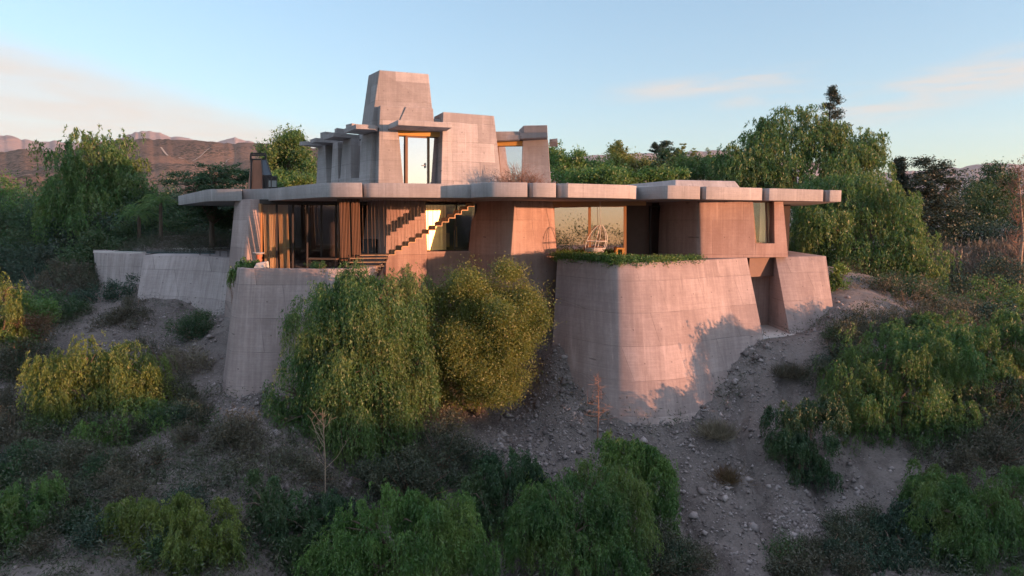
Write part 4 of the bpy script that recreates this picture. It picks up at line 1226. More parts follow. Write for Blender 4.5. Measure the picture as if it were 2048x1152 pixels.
def foliage(name, m, lobes, style='weep', count=12000, leaf=(.16, .045), seed=1, parent=None, dens=1.0, sub=.37, droop=1.0, kind=None, in_m=False, gaps=-.24):
    r = np.random.default_rng(seed * 7919 + 13)
    L = [l if in_m else lobe_m(l) for l in lobes]
    if style == 'weep' and np.mean([c[1] for c, _ in L]) < 33:
        count, leaf = int(count * 1.75), (leaf[0] * .80, leaf[1] * .74)
    if style == 'bushy' and np.mean([c[1] for c, _ in L]) < 28:
        count, leaf = int(count * 1.5), (leaf[0] * .82, leaf[1] * .8)
    cl = crown_pts(L, r, dens, sub)
    wts = np.array([np.prod(R) ** (2 / 3) for _, R, _ in cl])
    K = {'weep': 22, 'bushy': 14, 'twiggy': 9, 'tier': 16}[style]
    NS = max(8, count // K)
    pick = r.choice(len(cl), NS, p=wts / wts.sum())
    C = np.array([cl[i][0] for i in pick])
    R = np.array([cl[i][1] for i in pick])
    O = np.array([cl[i][2] for i in pick])
    d = unit(r.normal(size=(NS, 3)) + O * .6 + np.array([0, 0, .35]))
    rad_ = r.uniform(.35, 1.08, (NS, 1))
    stray = r.random((NS, 1)) < .13
    rad_ = np.where(stray, r.uniform(1.05, 1.75, (NS, 1)), rad_)
    p0 = C + d * R * rad_
    gs = float(np.mean([R_.mean() for _, R_ in L])) * .42
    gap = vnoise(p0[:, 0] + p0[:, 2] * .6, p0[:, 1] - p0[:, 2] * .8, gs, seed) + .5 * vnoise(p0[:, 0] - p0[:, 2] * .9, p0[:, 1] + p0[:, 2] * .5, gs * .5, seed + 5)
    kp = gap > gaps
    p0, d, C, R, O = p0[kp], d[kp], C[kp], R[kp], O[kp]
    NS = len(p0)
    s = np.tile(np.linspace(0, 1, K), (NS, 1)) + r.normal(size=(NS, K)) * .03
    if style == 'weep':
        Ls = r.uniform(.45, 1.25, (NS, 1)) * droop
        oh = unit(d * np.array([1, 1, .25]))
        pos = p0[:, None, :] + oh[:, None, :] * (.22 * Ls * np.sin(np.clip(s, 0, 1) * 1.9))[:, :, None]
        pos[:, :, 2] += .12 * Ls * np.sin(np.clip(s, 0, 1) * 2.2) - Ls * np.clip(s, 0, 2) ** 1.45
        pos += r.normal(size=pos.shape) * .035 * (leaf[0] / .16)
        dr = r.normal(size=pos.shape) * .55 + np.array([0, 0, -1.0]) + oh[:, None, :] * .25
    elif style == 'tier':
        pos = p0[:, None, :] + r.normal(size=(NS, K, 3)) * np.array([1, 1, .28]) * (R.mean(1) * .55)[:, None, None]
        dr = r.normal(size=pos.shape) * np.array([1, 1, .35])
    elif style == 'twiggy':
        oh = unit(d + r.normal(size=d.shape) * .5 + np.array([0, 0, .4]))
        pos = p0[:, None, :] + oh[:, None, :] * (s * .35 * droop)[:, :, None] + r.normal(size=(NS, K, 3)) * .05
        dr = oh[:, None, :] + r.normal(size=pos.shape) * .7
    else:
        pos = p0[:, None, :] + r.normal(size=(NS, K, 3)) * np.minimum(.22 * droop, R.mean(1) * .6)[:, None, None]
        dr = d[:, None, :] * .6 + r.normal(size=pos.shape) * .9
    pos = pos.reshape(-1, 3)
    dr = unit(dr.reshape(-1, 3))
    n = len(pos)
    q = leaf_quads(pos, dr, leaf[0] * r.uniform(.6, 1.35, n), leaf[1] * r.uniform(.7, 1.4, n), r)
    o = quads_mesh(name, q, M[m], parent)
    if kind:
        o['kind'] = kind
    return o

def trunk(lobes, base, r, m='bark', parent=None, rad=.16, name='trunk', forks=True):
    mb = MB()
    base = Vector(base)
    cs = [Vector(c) for c, _ in lobes]
    top = sum(cs, Vector()) / len(cs)
    fork = base.lerp(top, .45) + Vector((r.normal() * .1, r.normal() * .1, 0))
    mid = base.lerp(fork, .5) + Vector((r.normal() * .12, r.normal() * .12, 0))
    mb.tube([base - Vector((0, 0, .3)), mid, fork], [rad * 1.25, rad, rad * .8], 8)
    for c, R in lobes:
        c = Vector(c)
        e = c + Vector((0, 0, R[2] * .35))
        mdl = fork.lerp(e, .5) + Vector((r.normal() * .15, r.normal() * .15, .12 * R[2]))
        mb.tube([fork, mdl, e], [rad * .6, rad * .4, rad * .12], 6)
        for k in range(5):
            a = mdl.lerp(e, r.uniform(0, .8))
            t_ = c + Vector(tuple(unit(r.normal(size=3)) * R * .7))
            mb.tube([a, a.lerp(t_, .5) + Vector((0, 0, .1)), t_], [rad * .25, rad * .16, rad * .05], 5)
    return mb.build(name, M[m], parent, smooth=60)

def tree(name, label, m, lobes, style='weep', count=14000, leaf=(.16, .045), seed=1, base=None, rad=.15, cat='tree', group=None, bark='bark', grow=1.0, **kw):
    r = np.random.default_rng(seed)
    L = [(c, R * grow) for c, R in map(lobe_m, lobes)]
    count = int(count * grow ** 2)
    if base is None:
        cx = float(np.mean([c[0] for c, _ in L]))
        cy = float(np.mean([c[1] for c, _ in L]))
        base = (cx, cy)
    elif len(base) == 3:
        b = P(*base)
        base = (b.x, b.y)
    gz0 = gz1(*base)
    gz0 = min(gz0, min(c[2] for c, _ in L) - .2)
    root = thing(name, (base[0], base[1], gz0), label, cat, group)
    trunk(L, (base[0], base[1], gz0), r, bark, root, rad)
    foliage('crown', m, L, style, count, leaf, seed, root, in_m=True, **kw)
    return root

def shrub(name, label, m, lobes, style='bushy', count=5000, leaf=(.09, .04), seed=1, cat='shrub', group=None, stems=True, in_m=False, **kw):
    r = np.random.default_rng(seed + 500)
    L = lobes if in_m else [lobe_m(l) for l in lobes]
    cx, cy = float(np.mean([c[0] for c, _ in L])), float(np.mean([c[1] for c, _ in L]))
    g0 = min(gz1(cx, cy), min(c[2] - R[2] * .7 for c, R in L))
    root = thing(name, (cx, cy, g0), label, cat, group)
    if stems:
        mb = MB()
        for c, R in L:
            b0 = Vector((cx, cy, g0 + .05))
            for k in range(7):
                q = unit(r.normal(size=3) + np.array([0, 0, .55]))
                e = Vector(tuple(c + q * R * r.uniform(.8, 1.3)))
                md = b0.lerp(e, .5) + Vector((0, 0, .08))
                mb.tube([b0, md, e], [.018, .012, .005], 4, False)
        mb.build('stems', M['twig'], root)
    foliage('foliage', m, L, style, count, leaf, seed, root, in_m=True, **kw)
    return root

# --- the two big plants against the house
tree('pepper_tree', 'large weeping pepper tree directly below the hanging staircase', 'leaf_pepper',
     [(745, 615, 95, 75, 24.4), (770, 575, 55, 34, 24.6), (700, 580, 48, 32, 24.6), (840, 740, 34, 60, 24.4), (655, 640, 70, 60, 24.6), (630, 735, 66, 75, 24.0), (735, 730, 95, 80, 23.6), (790, 800, 62, 70, 23.8), (690, 830, 85, 75, 23.2), (610, 830, 55, 60, 23.6), (610, 890, 50, 40, 23.2), (690, 905, 60, 40, 22.9), (765, 885, 46, 44, 23.2), (570, 850, 34, 44, 23.4), (820, 680, 38, 60, 24.8), (560, 790, 26, 36, 23.6)],
     'weep', 120000, (.15, .036), 11, (715, 900, 23.6), .2, droop=1.25, dens=1.4, sub=.40, gaps=-.45)
tree('olive_tree', 'rounded olive gold tree beside the weeping pepper tree, in front of the central pier', 'leaf_olive',
     [(965, 635, 100, 90, 26.6), (915, 660, 62, 85, 26.6), (1035, 650, 54, 75, 26.6), (950, 725, 88, 75, 26.2), (1010, 735, 50, 60, 26.3), (890, 720, 45, 65, 26.4), (940, 785, 70, 28, 26.0), (1000, 780, 40, 26, 26.1)],
     'bushy', 180000, (.10, .042), 12, (950, 820, 26.8), .13, dens=1.9, sub=.34, droop=.8, gaps=-.55)
shrub('shrub', 'thin grey green shrub rising between the two big trees below the stair', 'leaf_green', [(835, 565, 38, 40, 26.8), (865, 600, 30, 40, 26.6), (810, 560, 16, 30, 26.8), (840, 640, 35, 50, 26.4)], 'weep', 5200, (.12, .03), 13, droop=.7)

# --- trees in the lower left
tree('pepper_tree', 'yellow green weeping pepper tree on the left slope below the pool wall', 'leaf_gold',
     [(165, 760, 80, 64, 25.2), (110, 785, 48, 60, 25.0), (265, 755, 62, 54, 25.4), (190, 830, 75, 40, 24.9), (300, 775, 34, 38, 25.6), (175, 725, 40, 26, 25.2)],
     'weep', 42000, (.15, .036), 14, (200, 900, 24.8), .13, grow=1.14, droop=.95, dens=1.3, gaps=-.4)
tree('pepper_tree', 'dark green weeping tree just below the yellow green one on the left slope', 'leaf_green',
     [(270, 860, 80, 60, 23.6), (200, 890, 62, 50, 23.2), (315, 880, 40, 60, 23.8), (240, 930, 75, 30, 22.8), (160, 905, 28, 40, 22.9)],
     'weep', 36000, (.14, .038), 15, (330, 960, 23.4), .12, droop=.8, dens=1.3)
tree('pepper_tree', 'tall yellow weeping tree cut by the left edge of the picture', 'leaf_gold', [(5, 590, 38, 50, 29.5), (-30, 600, 50, 60, 29.5), (20, 640, 28, 35, 29.2)], 'weep', 13000, (.15, .04), 16, (5, 720, 29.0), .1, droop=.8)
shrub('shrub', 'bright green bush at the foot of the yellow tree on the left edge', 'leaf_green', [(55, 610, 45, 30, 31), (20, 680, 40, 25, 29.5), (80, 625, 30, 22, 31), (10, 655, 25, 22, 29.5)], 'bushy', 9000, (.11, .05), 17)
shrub('shrub', 'rust brown bush on the left edge of the bare slope', 'leaf_rust', [(72, 660, 32, 26, 30.2), (50, 678, 22, 18, 30)], 'twiggy', 6500, (.10, .03), 18)
shrub('shrub', 'dark grey scrub patch under the rust brown bush', 'leaf_scrub', [(35, 715, 55, 30, 28.5), (-10, 720, 50, 34, 28), (85, 705, 24, 18, 29)], 'twiggy', 9000, (.10, .03), 19)

# --- foreground row along the bottom
tree('pepper_tree', 'olive weeping tree in the bottom left corner', 'leaf_pepper', [(55, 1030, 55, 55, 17.8), (10, 1080, 60, 60, 17.4), (85, 1110, 50, 50, 17.6), (45, 1150, 80, 50, 17.2)], 'weep', 36000, (.12, .030), 20, (50, 1200, 17.2), .1, grow=1.3, droop=0.50, dens=1.3)
tree('pepper_tree', 'slim young pepper tree with sparse golden tips near the bottom left', 'leaf_gold', [(245, 1030, 26, 30, 17.6), (300, 1030, 36, 26, 17.7), (335, 1050, 26, 30, 17.7), (375, 1010, 22, 12, 17.9), (255, 1085, 18, 40, 17.5), (285, 1075, 30, 26, 17.5)], 'weep', 11000, (.12, .03), 21, (293, 1180, 17.4), .07, grow=1.45, bark='pale_bark', droop=.6, sub=.36)
tree('pepper_tree', 'golden green weeping tree at the bottom edge right of the slim young one', 'leaf_gold', [(400, 1060, 54, 50, 17.3), (360, 1045, 36, 34, 17.5), (350, 1120, 60, 40, 17.0), (440, 1120, 40, 50, 17.2), (315, 1150, 50, 30, 16.9), (440, 1075, 32, 28, 17.4)], 'weep', 26000, (.12, .03), 22, (395, 1230, 17.0), .1, grow=1.35, droop=0.47, dens=1.2)
tree('pepper_tree', 'dark green feathery tree low in the picture below the bare sapling', 'leaf_dark', [(520, 1000, 46, 40, 19.0), (570, 1040, 75, 50, 18.8), (640, 1060, 60, 50, 18.8), (510, 1090, 60, 60, 18.4), (590, 1110, 75, 50, 18.2)], 'weep', 42000, (.13, .034), 23, (560, 1200, 18.2), .12, grow=1.2, droop=0.54, dens=1.3)
tree('pepper_tree', 'wide bright green weeping tree filling the middle of the bottom edge', 'leaf_green', [(800, 1050, 92, 55, 17.8), (730, 1075, 60, 60, 17.6), (890, 1070, 70, 60, 17.7), (940, 1110, 50, 50, 17.6), (800, 1120, 110, 55, 17.2), (650, 1120, 44, 36, 17.2), (700, 1130, 50, 40, 17.1), (830, 1010, 30, 22, 17.9)], 'weep', 78000, (.12, .030), 24, (810, 1250, 17.4), .15, grow=1.14, droop=0.54, dens=1.5)
tree('pepper_tree', 'dark green weeping tree with a golden right flank under the big bastion', 'leaf_pepper', [(1190, 980, 80, 52, 19.6), (1110, 1010, 75, 55, 19.4), (1230, 1040, 66, 70, 19.2), (1150, 1080, 95, 60, 18.8), (1060, 1060, 62, 60, 19.0), (1215, 1110, 65, 55, 18.6)], 'weep', 68000, (.13, .032), 25, (1160, 1200, 19.0), .15, grow=1.08, droop=0.61, dens=1.5)
tree('pepper_tree', 'dark green tree behind the golden flanked one, left of it', 'leaf_dark', [(1010, 950, 70, 45, 21.0), (960, 985, 40, 40, 20.6), (1060, 960, 50, 35, 21.0), (1000, 1020, 60, 40, 20.4)], 'weep', 30000, (.14, .036), 26, (1010, 1060, 20.6), .11, droop=0.54, dens=1.2)
tree('pepper_tree', 'fresh green tree behind the golden flanked one, close under the bastion foot', 'leaf_green', [(1262, 915, 50, 40, 22.0), (1300, 960, 46, 55, 21.6), (1320, 1030, 34, 60, 21.0), (1225, 890, 30, 24, 22.2)], 'weep', 26000, (.14, .036), 27, (1290, 1040, 21.6), .1, grow=1.1, droop=0.54, dens=1.2)
shrub('shrub', 'dark brown scrub at the bottom edge right of the golden flanked tree', 'leaf_scrub', [(1330, 1100, 40, 40, 19.4), (1310, 1140, 45, 30, 18.8)], 'twiggy', 7000, (.10, .03), 28)

# --- right-hand slope
tree('pepper_tree', 'big dark weeping tree on the bare bank right of the bastion', 'leaf_pepper', [(1770, 710, 75, 55, 25.8), (1850, 720, 70, 60, 25.6), (1720, 770, 60, 60, 25.4), (1800, 810, 95, 65, 25.0), (1880, 840, 50, 55, 25.0), (1830, 900, 80, 40, 24.6), (1730, 850, 50, 46, 25.0)], 'weep', 64000, (.15, .037), 29, (1790, 960, 25.0), .17, grow=1.12, droop=0.72, dens=1.4)
tree('pepper_tree', 'smaller dark green bushy tree at the left foot of the big tree on the bank', 'leaf_dark', [(1580, 835, 52, 40, 24.0), (1640, 830, 42, 40, 24.0), (1600, 890, 62, 45, 23.6), (1625, 940, 42, 34, 23.2)], 'weep', 32000, (.14, .036), 30, (1600, 980, 23.4), .1, droop=0.54, dens=1.2)
tree('pepper_tree', 'low olive green tree spreading along the right edge of the picture', 'leaf_pepper', [(1960, 690, 75, 42, 28.0), (2040, 680, 60, 46, 28.0), (1900, 690, 46, 40, 28.4), (1990, 735, 60, 30, 27.4)], 'weep', 30000, (.15, .04), 31, (1980, 780, 28.0), .12, grow=1.15, droop=0.50, dens=1.2)
tree('pepper_tree', 'golden tipped weeping tree in the bottom right corner', 'leaf_pepper', [(1960, 1010, 60, 55, 19.8), (2020, 1060, 60, 70, 19.4), (1890, 1040, 60, 60, 19.6), (1950, 1100, 80, 55, 19.0), (2040, 980, 40, 40, 19.8)], 'weep', 52000, (.13, .032), 32, (1960, 1200, 19.2), .13, grow=1.12, droop=0.61, dens=1.4)
tree('pepper_tree', 'very dark tree at the bottom edge left of the bottom right corner tree', 'leaf_blue', [(1830, 1060, 55, 45, 20.2), (1780, 1100, 70, 50, 19.6), (1850, 1120, 60, 45, 19.2), (1720, 1130, 60, 40, 19.0)], 'weep', 36000, (.13, .034), 33, (1800, 1200, 19.4), .12, grow=1.1, droop=0.50, dens=1.2)
shrub('shrub', 'dark brown scrub between the bank trees and the right edge', 'leaf_scrub', [(1960, 850, 70, 40, 25.0), (2040, 870, 60, 50, 24.6), (1930, 910, 60, 30, 23.8), (2030, 800, 50, 30, 26)], 'twiggy', 12000, (.11, .03), 34)
shrub('shrub', 'grey brown low bush beside the stone steps', 'leaf_scrub', [(1735, 640, 55, 30, 30.6), (1705, 658, 35, 20, 30.4), (1760, 670, 40, 20, 30.0), (1790, 660, 40, 24, 30.5)], 'twiggy', 9500, (.10, .03), 35)
shrub('shrub', 'light green sapling bush behind the top stone steps', 'leaf_green', [(1678, 545, 18, 22, 34.8), (1672, 570, 22, 16, 34.8)], 'bushy', 2600, (.13, .06), 36)
shrub('shrub', 'dull olive undergrowth patch below the big weeping crown on the right', 'leaf_brown', [(1800, 615, 40, 34, 34), (1850, 610, 60, 38, 35), (1770, 592, 36, 34, 35.5), (1740, 590, 30, 24, 36), (1830, 580, 50, 30, 38), (1910, 625, 40, 30, 34)], 'twiggy', 9000, (.12, .04), 37)
shrub('shrub', 'leafy yellow green bush in front of the reeds near the right edge', 'leaf_pepper', [(2000, 600, 50, 40, 40), (2040, 620, 40, 40, 39), (1940, 620, 40, 28, 40)], 'bushy', 9500, (.14, .06), 38)
shrub('shrub', 'dark blue green thicket under the reeds on the right', 'leaf_blue', [(1920, 570, 75, 45, 44), (2010, 560, 60, 50, 45), (1870, 590, 40, 40, 43)], 'bushy', 15000, (.16, .06), 39)

# --- reeds: a stand nobody could count
def reeds():
    r = np.random.default_rng(5)
    n = 5200
    u = r.uniform(1862, 2060, n)
    Y = r.uniform(46, 52, n)
    x = (u - 1024) / F * Y
    z0 = zv(590, 47)
    h = r.uniform(1.6, 3.9, n) * (0.75 + .35 * vnoise(x, Y, 1.6, 7))
    lean = r.normal(size=(n, 2)) * .12
    base = np.stack([x, Y, np.full(n, z0)], 1)
    top = base + np.stack([lean[:, 0] * h, lean[:, 1] * h, h], 1)
    sd_ = unit(np.stack([r.normal(size=n), r.normal(size=n) * .4, np.zeros(n)], 1)) * .04
    q1 = np.stack([base - sd_, base + sd_, top + sd_ * .2, top - sd_ * .2], 1)
    # plumes and blades
    k = 4
    t_ = r.uniform(.45, 1.02, (n, k))
    pos = base[:, None] + (top - base)[:, None] * t_[:, :, None]
    dr = unit(r.normal(size=(n, k, 3)) * np.array([.5, .5, .3]) + np.array([0, 0, .9]))
    q2 = leaf_quads(pos.reshape(-1, 3), dr.reshape(-1, 3), r.uniform(.3, .75, n * k), r.uniform(.03, .07, n * k), r)
    o = quads_mesh('reeds', np.vstack([q1, q2]), M['reed'])
    tag(o, 'pale dry reed stand behind the thicket on the right', None, None, 'stuff')
reeds()

# --- slope shrubs
shrub('shrub', 'dark green round shrub alone on the bare left slope', 'leaf_dark', [(385, 655, 38, 30, 31.0), (405, 670, 28, 24, 30.8), (360, 665, 22, 20, 31)], 'twiggy', 10000, (.10, .03), 40)
shrub('shrub', 'pale straw grey shrub beside the foot of the left bastion', 'leaf_grey', [(370, 730, 42, 30, 27.8), (395, 745, 30, 26, 27.6), (345, 735, 26, 24, 27.8)], 'twiggy', 11000, (.12, .022), 41)
shrub('shrub', 'brown grey dry shrub left of the straw grey one', 'leaf_brown', [(300, 700, 36, 22, 29.5), (325, 715, 24, 18, 29)], 'twiggy', 7000, (.10, .025), 42)
shrub('shrub', 'small brown shrub on the upper left slope below the pool wall', 'leaf_brown', [(215, 655, 30, 20, 32.8), (238, 640, 22, 18, 33.2)], 'twiggy', 6000, (.10, .03), 43)
shrub('shrub', 'dark bronze bush below the left bastion foot', 'leaf_brown', [(480, 900, 52, 40, 21.8), (520, 920, 40, 30, 21.6), (440, 910, 34, 30, 21.9)], 'twiggy', 11000, (.09, .025), 44)
shrub('shrub', 'blackish bush right of the weeping pepper tree foot', 'leaf_scrub', [(880, 880, 55, 42, 23.8), (850, 930, 50, 34, 23.0), (920, 910, 40, 34, 23.4)], 'twiggy', 14000, (.09, .03), 45)
shrub('shrub', 'dark low scrub at the left of the dark feathery tree', 'leaf_scrub', [(440, 985, 45, 30, 19.9), (480, 960, 40, 26, 20.4), (390, 1000, 40, 26, 19.6)], 'twiggy', 9000, (.09, .03), 46)
shrub('shrub', 'dark scrub on the slope in the lower left below the weeping trees', 'leaf_scrub', [(130, 960, 60, 26, 20.6), (200, 990, 60, 26, 19.8), (60, 950, 50, 26, 21), (160, 1040, 50, 30, 18.6)], 'twiggy', 14000, (.09, .03), 47)
shrub('shrub', 'brown scrub at the far left below the yellow green tree', 'leaf_brown', [(20, 860, 50, 30, 23.6), (60, 890, 40, 24, 22.8), (-10, 900, 40, 30, 23)], 'twiggy', 9000, (.09, .03), 48)
def tuft(u, v, Y, s, seed, label, m='leaf_grey', n=1500):
    r = np.random.default_rng(seed)
    c = P(u, v, Y)
    z = gz1(c.x, c.y)
    d = unit(r.normal(size=(n, 3)) * np.array([1, 1, .6]) + np.array([0, 0, 1.0]))
    p = np.array([c.x, c.y, z]) + r.normal(size=(n, 3)) * np.array([.22, .22, 0]) * s
    ln = r.uniform(.25, .6, n) * s
    q = leaf_quads(p + d * (ln / 2)[:, None], d, ln, np.full(n, .018), r)
    tag(quads_mesh('grass_tuft', q, M[m]), label, 'grass tuft', 'dry grass tufts on the bare bank')
tuft(1433, 850, 25.2, 1.3, 1, 'straw coloured grass tuft close to the bastion foot')
tuft(1452, 942, 23.8, 1.1, 2, 'rusty brown grass tuft on the bank below the straw coloured one', 'leaf_rust')
tuft(1580, 745, 27.6, 1.3, 3, 'dark brown grass tuft on the upper bank below the passage', 'leaf_brown')
tuft(390, 815, 24.6, 1.2, 4, 'brown grass tuft left of the left bastion foot', 'leaf_brown')

# --- bare young trees
def bare_tree(name, label, u, v0, v1, Y, seed, m, n=16, spread=.8, droop=0.0, rad=.035):
    r = np.random.default_rng(seed)
    top = P(u, v1, Y)
    gb = gz1(top.x, top.y)
    bp_ = Vector((top.x, top.y, gb))
    root = thing(name, tuple(bp_), label, 'tree')
    H = top.z - gb
    MB().tube([bp_ - Vector((0, 0, .2)), bp_.lerp(top, .5) + Vector((.04, 0, 0)), top], [rad, rad * .7, rad * .2], 7).build('trunk', M[m], root, smooth=60)
    mb = MB()
    for i in range(n):
        a = .38 + .58 * i / n
        p = bp_.lerp(top, a)
        an = r.uniform(0, 6.28)
        ln = spread * (1.05 - a) * r.uniform(.9, 1.5) * H * .45
        d = Vector((math.cos(an), math.sin(an) * .7, 0))
        e = p + d * ln + Vector((0, 0, ln * (1.1 - droop * 1.6)))
        md = p.lerp(e, .5) - Vector((0, 0, ln * .14 * (1 - droop)))
        mb.tube([p, md, e], [rad * .4, rad * .28, rad * .12], 5)
        for k in range(4):
            f = md.lerp(e, r.uniform(0, 1))
            g = f + Vector((r.normal() * .14, r.normal() * .14, abs(r.normal()) * .2 - droop * .1))
            mb.tube([f, g], [rad * .2, rad * .1], 4)
    mb.build('branches', M[m], root)
bare_tree('bare_sapling', 'leafless young tree in front of the weeping pepper tree', 645, 1030, 822, 20.2, 3, 'pale_bark', 12, .9, 0.0, .022)
bare_tree('bare_sapling', 'thin leafless sapling with brown twigs under the bastion corner', 1196, 890, 748, 25.0, 4, 'twig', 26, .5, .6, .03)

# --- on and around the terraces
def edge_plants():
    r = np.random.default_rng(9)
    t_ = cat_rom([tuple(p) for p in BEDGE[::4]], 4)
    sel = [p for p in t_ if 1112 < 1024 + F * p[0] / (p[1] * cp - p[2] * sp) < 1395]
    sel = np.array(sel)
    n = 1500
    i = r.integers(0, len(sel), n)
    back_ = r.uniform(-.03, 1.0, n)
    taper = np.clip(1.25 - i / len(sel), .35, 1)
    p0 = sel[i] + np.stack([r.normal(size=n) * .15, back_, r.uniform(.02, .20, n) * taper], 1)
    K = 18
    pos = p0[:, None] + r.normal(size=(n, K, 3)) * .085
    hang = (back_ < .12) & (r.random(n) < .5)
    pos[:, :, 2] -= (hang[:, None] * np.linspace(0, .28, K)[None]) * r.random((n, 1))
    pos[:, :, 1] -= hang[:, None] * .08
    dr = unit(r.normal(size=pos.shape) + np.array([0, 0, .5]))
    N = n * K
    q = leaf_quads(pos.reshape(-1, 3), dr.reshape(-1, 3), r.uniform(.05, .1, N), r.uniform(.03, .05, N), r)
    tag(quads_mesh('ground_cover', q, M['leaf_green']), 'low green creeping plants along the rim of the big bastion terrace', None, None, 'stuff')
edge_plants()
shrub('trailing_plant', 'leafy plant spilling over the left end of the left bastion', 'leaf_green', [(490, 530, 22, 14, 27.4), (472, 545, 12, 16, 27.2), (463, 560, 8, 14, 27.3), (505, 527, 18, 8, 27.2)], 'weep', 4200, (.08, .035), 60, 'plant', droop=.3)
shrub('potted_plant', 'small yellow green plant on the left terrace rim near the stair', 'leaf_pepper', [(630, 532, 14, 8, 26.8), (643, 534, 10, 9, 26.7), (648, 545, 6, 10, 26.45)], 'bushy', 1500, (.07, .03), 61, 'plant', droop=.3)
def dry_roof_bush():
    r = np.random.default_rng(77)
    c = W(1050, 33.6, ZT)
    root = thing('roof_bush', (c.x, c.y, ZT), 'tangle of dry brown twigs on the roof in front of the upper right window', 'shrub')
    mb = MB()
    for i in range(230):
        bx_ = Vector((c.x + r.normal() * .75, c.y + r.uniform(-.4, .4), ZT))
        d = Vector((r.normal() * .5 + .2 * (bx_.x - c.x), r.normal() * .3, 1)).normalized()
        h = r.uniform(.5, 1.25) * math.exp(-((bx_.x - c.x + .25) / 1.1) ** 2) + .2
        m1 = bx_ + d * h * .5
        e = m1 + Vector((d.x + r.normal() * .5, d.y, d.z * .7)).normalized() * h * .55
        mb.tube([bx_, m1, e], [.012, .009, .004], 4, False)
        for k in range(2):
            f = m1.lerp(e, r.uniform(0, 1))
            mb.tube([f, f + Vector((r.normal() * .2, r.normal() * .1, r.normal() * .14))], [.006, .003], 4, False)
    mb.build('twigs', M['twig'], root)
    L = [(np.array([c.x - .2, c.y, ZT + .35]), np.array([1.3, .4, .45]))]
    o = foliage('leaves', 'leaf_brown', L, 'twiggy', 1800, (.05, .025), 78, root, in_m=True)
dry_roof_bush()

# --- background trees, left
tree('pepper_tree', 'tall rounded pepper tree left of the house against the far hill', 'leaf_pepper', [(195, 335, 85, 60, 50), (150, 370, 70, 75, 49), (250, 380, 55, 75, 50), (195, 420, 95, 70, 48), (185, 285, 32, 26, 50), (130, 430, 50, 60, 48)], 'weep', 52000, (.26, .07), 70, (190, 520, 49), .3, droop=1.3, dens=1.4, sub=.4, gaps=-.55)
tree('acacia_tree', 'dark flat topped acacia behind the left tip of the roof slab', 'leaf_dark', [(420, 355, 75, 22, 44), (370, 368, 45, 18, 43), (455, 350, 40, 22, 45), (415, 385, 70, 18, 43.5), (400, 430, 60, 26, 44), (460, 440, 40, 26, 45)], 'tier', 34000, (.16, .06), 71, (425, 505, 42.5), .18, dens=1.4)
tree('broadleaf_tree', 'olive tinted tree behind the left canopies of the tower', 'leaf_pepper', [(580, 320, 42, 45, 62), (620, 350, 30, 30, 60), (545, 330, 26, 36, 62), (588, 285, 20, 22, 62), (560, 360, 40, 22, 60)], 'bushy', 22000, (.26, .1), 72, (580, 420, 62), .25, droop=2)
tree('broadleaf_tree', 'low green tree just right of the rooftop chimney', 'leaf_green', [(575, 365, 40, 18, 52), (610, 370, 30, 16, 52), (550, 372, 24, 14, 50)], 'bushy', 9000, (.2, .08), 73, (580, 420, 52), .2, droop=1.5)
tree('broadleaf_tree', 'mid green tree at the far left edge behind the yellow tree', 'leaf_green', [(10, 400, 40, 45, 60), (-30, 420, 50, 60, 58), (20, 450, 40, 40, 56)], 'bushy', 16000, (.24, .09), 74, (0, 520, 58), .25, droop=2)
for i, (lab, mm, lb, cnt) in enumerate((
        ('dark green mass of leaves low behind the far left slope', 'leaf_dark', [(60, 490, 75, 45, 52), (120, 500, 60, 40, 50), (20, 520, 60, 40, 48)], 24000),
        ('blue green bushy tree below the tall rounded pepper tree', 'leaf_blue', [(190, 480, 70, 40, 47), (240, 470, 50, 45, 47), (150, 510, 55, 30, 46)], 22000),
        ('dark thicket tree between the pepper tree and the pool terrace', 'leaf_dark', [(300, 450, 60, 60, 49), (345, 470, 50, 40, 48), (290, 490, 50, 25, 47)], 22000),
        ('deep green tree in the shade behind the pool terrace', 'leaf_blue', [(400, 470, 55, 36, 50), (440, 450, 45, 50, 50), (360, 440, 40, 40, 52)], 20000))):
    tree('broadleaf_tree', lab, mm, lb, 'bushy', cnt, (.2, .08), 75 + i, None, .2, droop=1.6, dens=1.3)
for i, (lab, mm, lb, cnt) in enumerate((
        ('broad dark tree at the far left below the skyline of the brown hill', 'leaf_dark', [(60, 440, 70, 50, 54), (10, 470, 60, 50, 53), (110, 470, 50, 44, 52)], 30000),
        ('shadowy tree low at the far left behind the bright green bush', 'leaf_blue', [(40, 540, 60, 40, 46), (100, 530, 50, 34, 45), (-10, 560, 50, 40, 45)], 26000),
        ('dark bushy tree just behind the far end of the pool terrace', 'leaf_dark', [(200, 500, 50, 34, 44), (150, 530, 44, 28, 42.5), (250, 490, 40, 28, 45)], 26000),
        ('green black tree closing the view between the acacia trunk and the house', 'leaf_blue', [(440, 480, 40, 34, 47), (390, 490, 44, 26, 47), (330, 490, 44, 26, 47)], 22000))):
    tree('broadleaf_tree', lab, mm, lb, 'bushy', cnt, (.17, .07), 330 + i, None, .2, droop=1.5, dens=1.3)
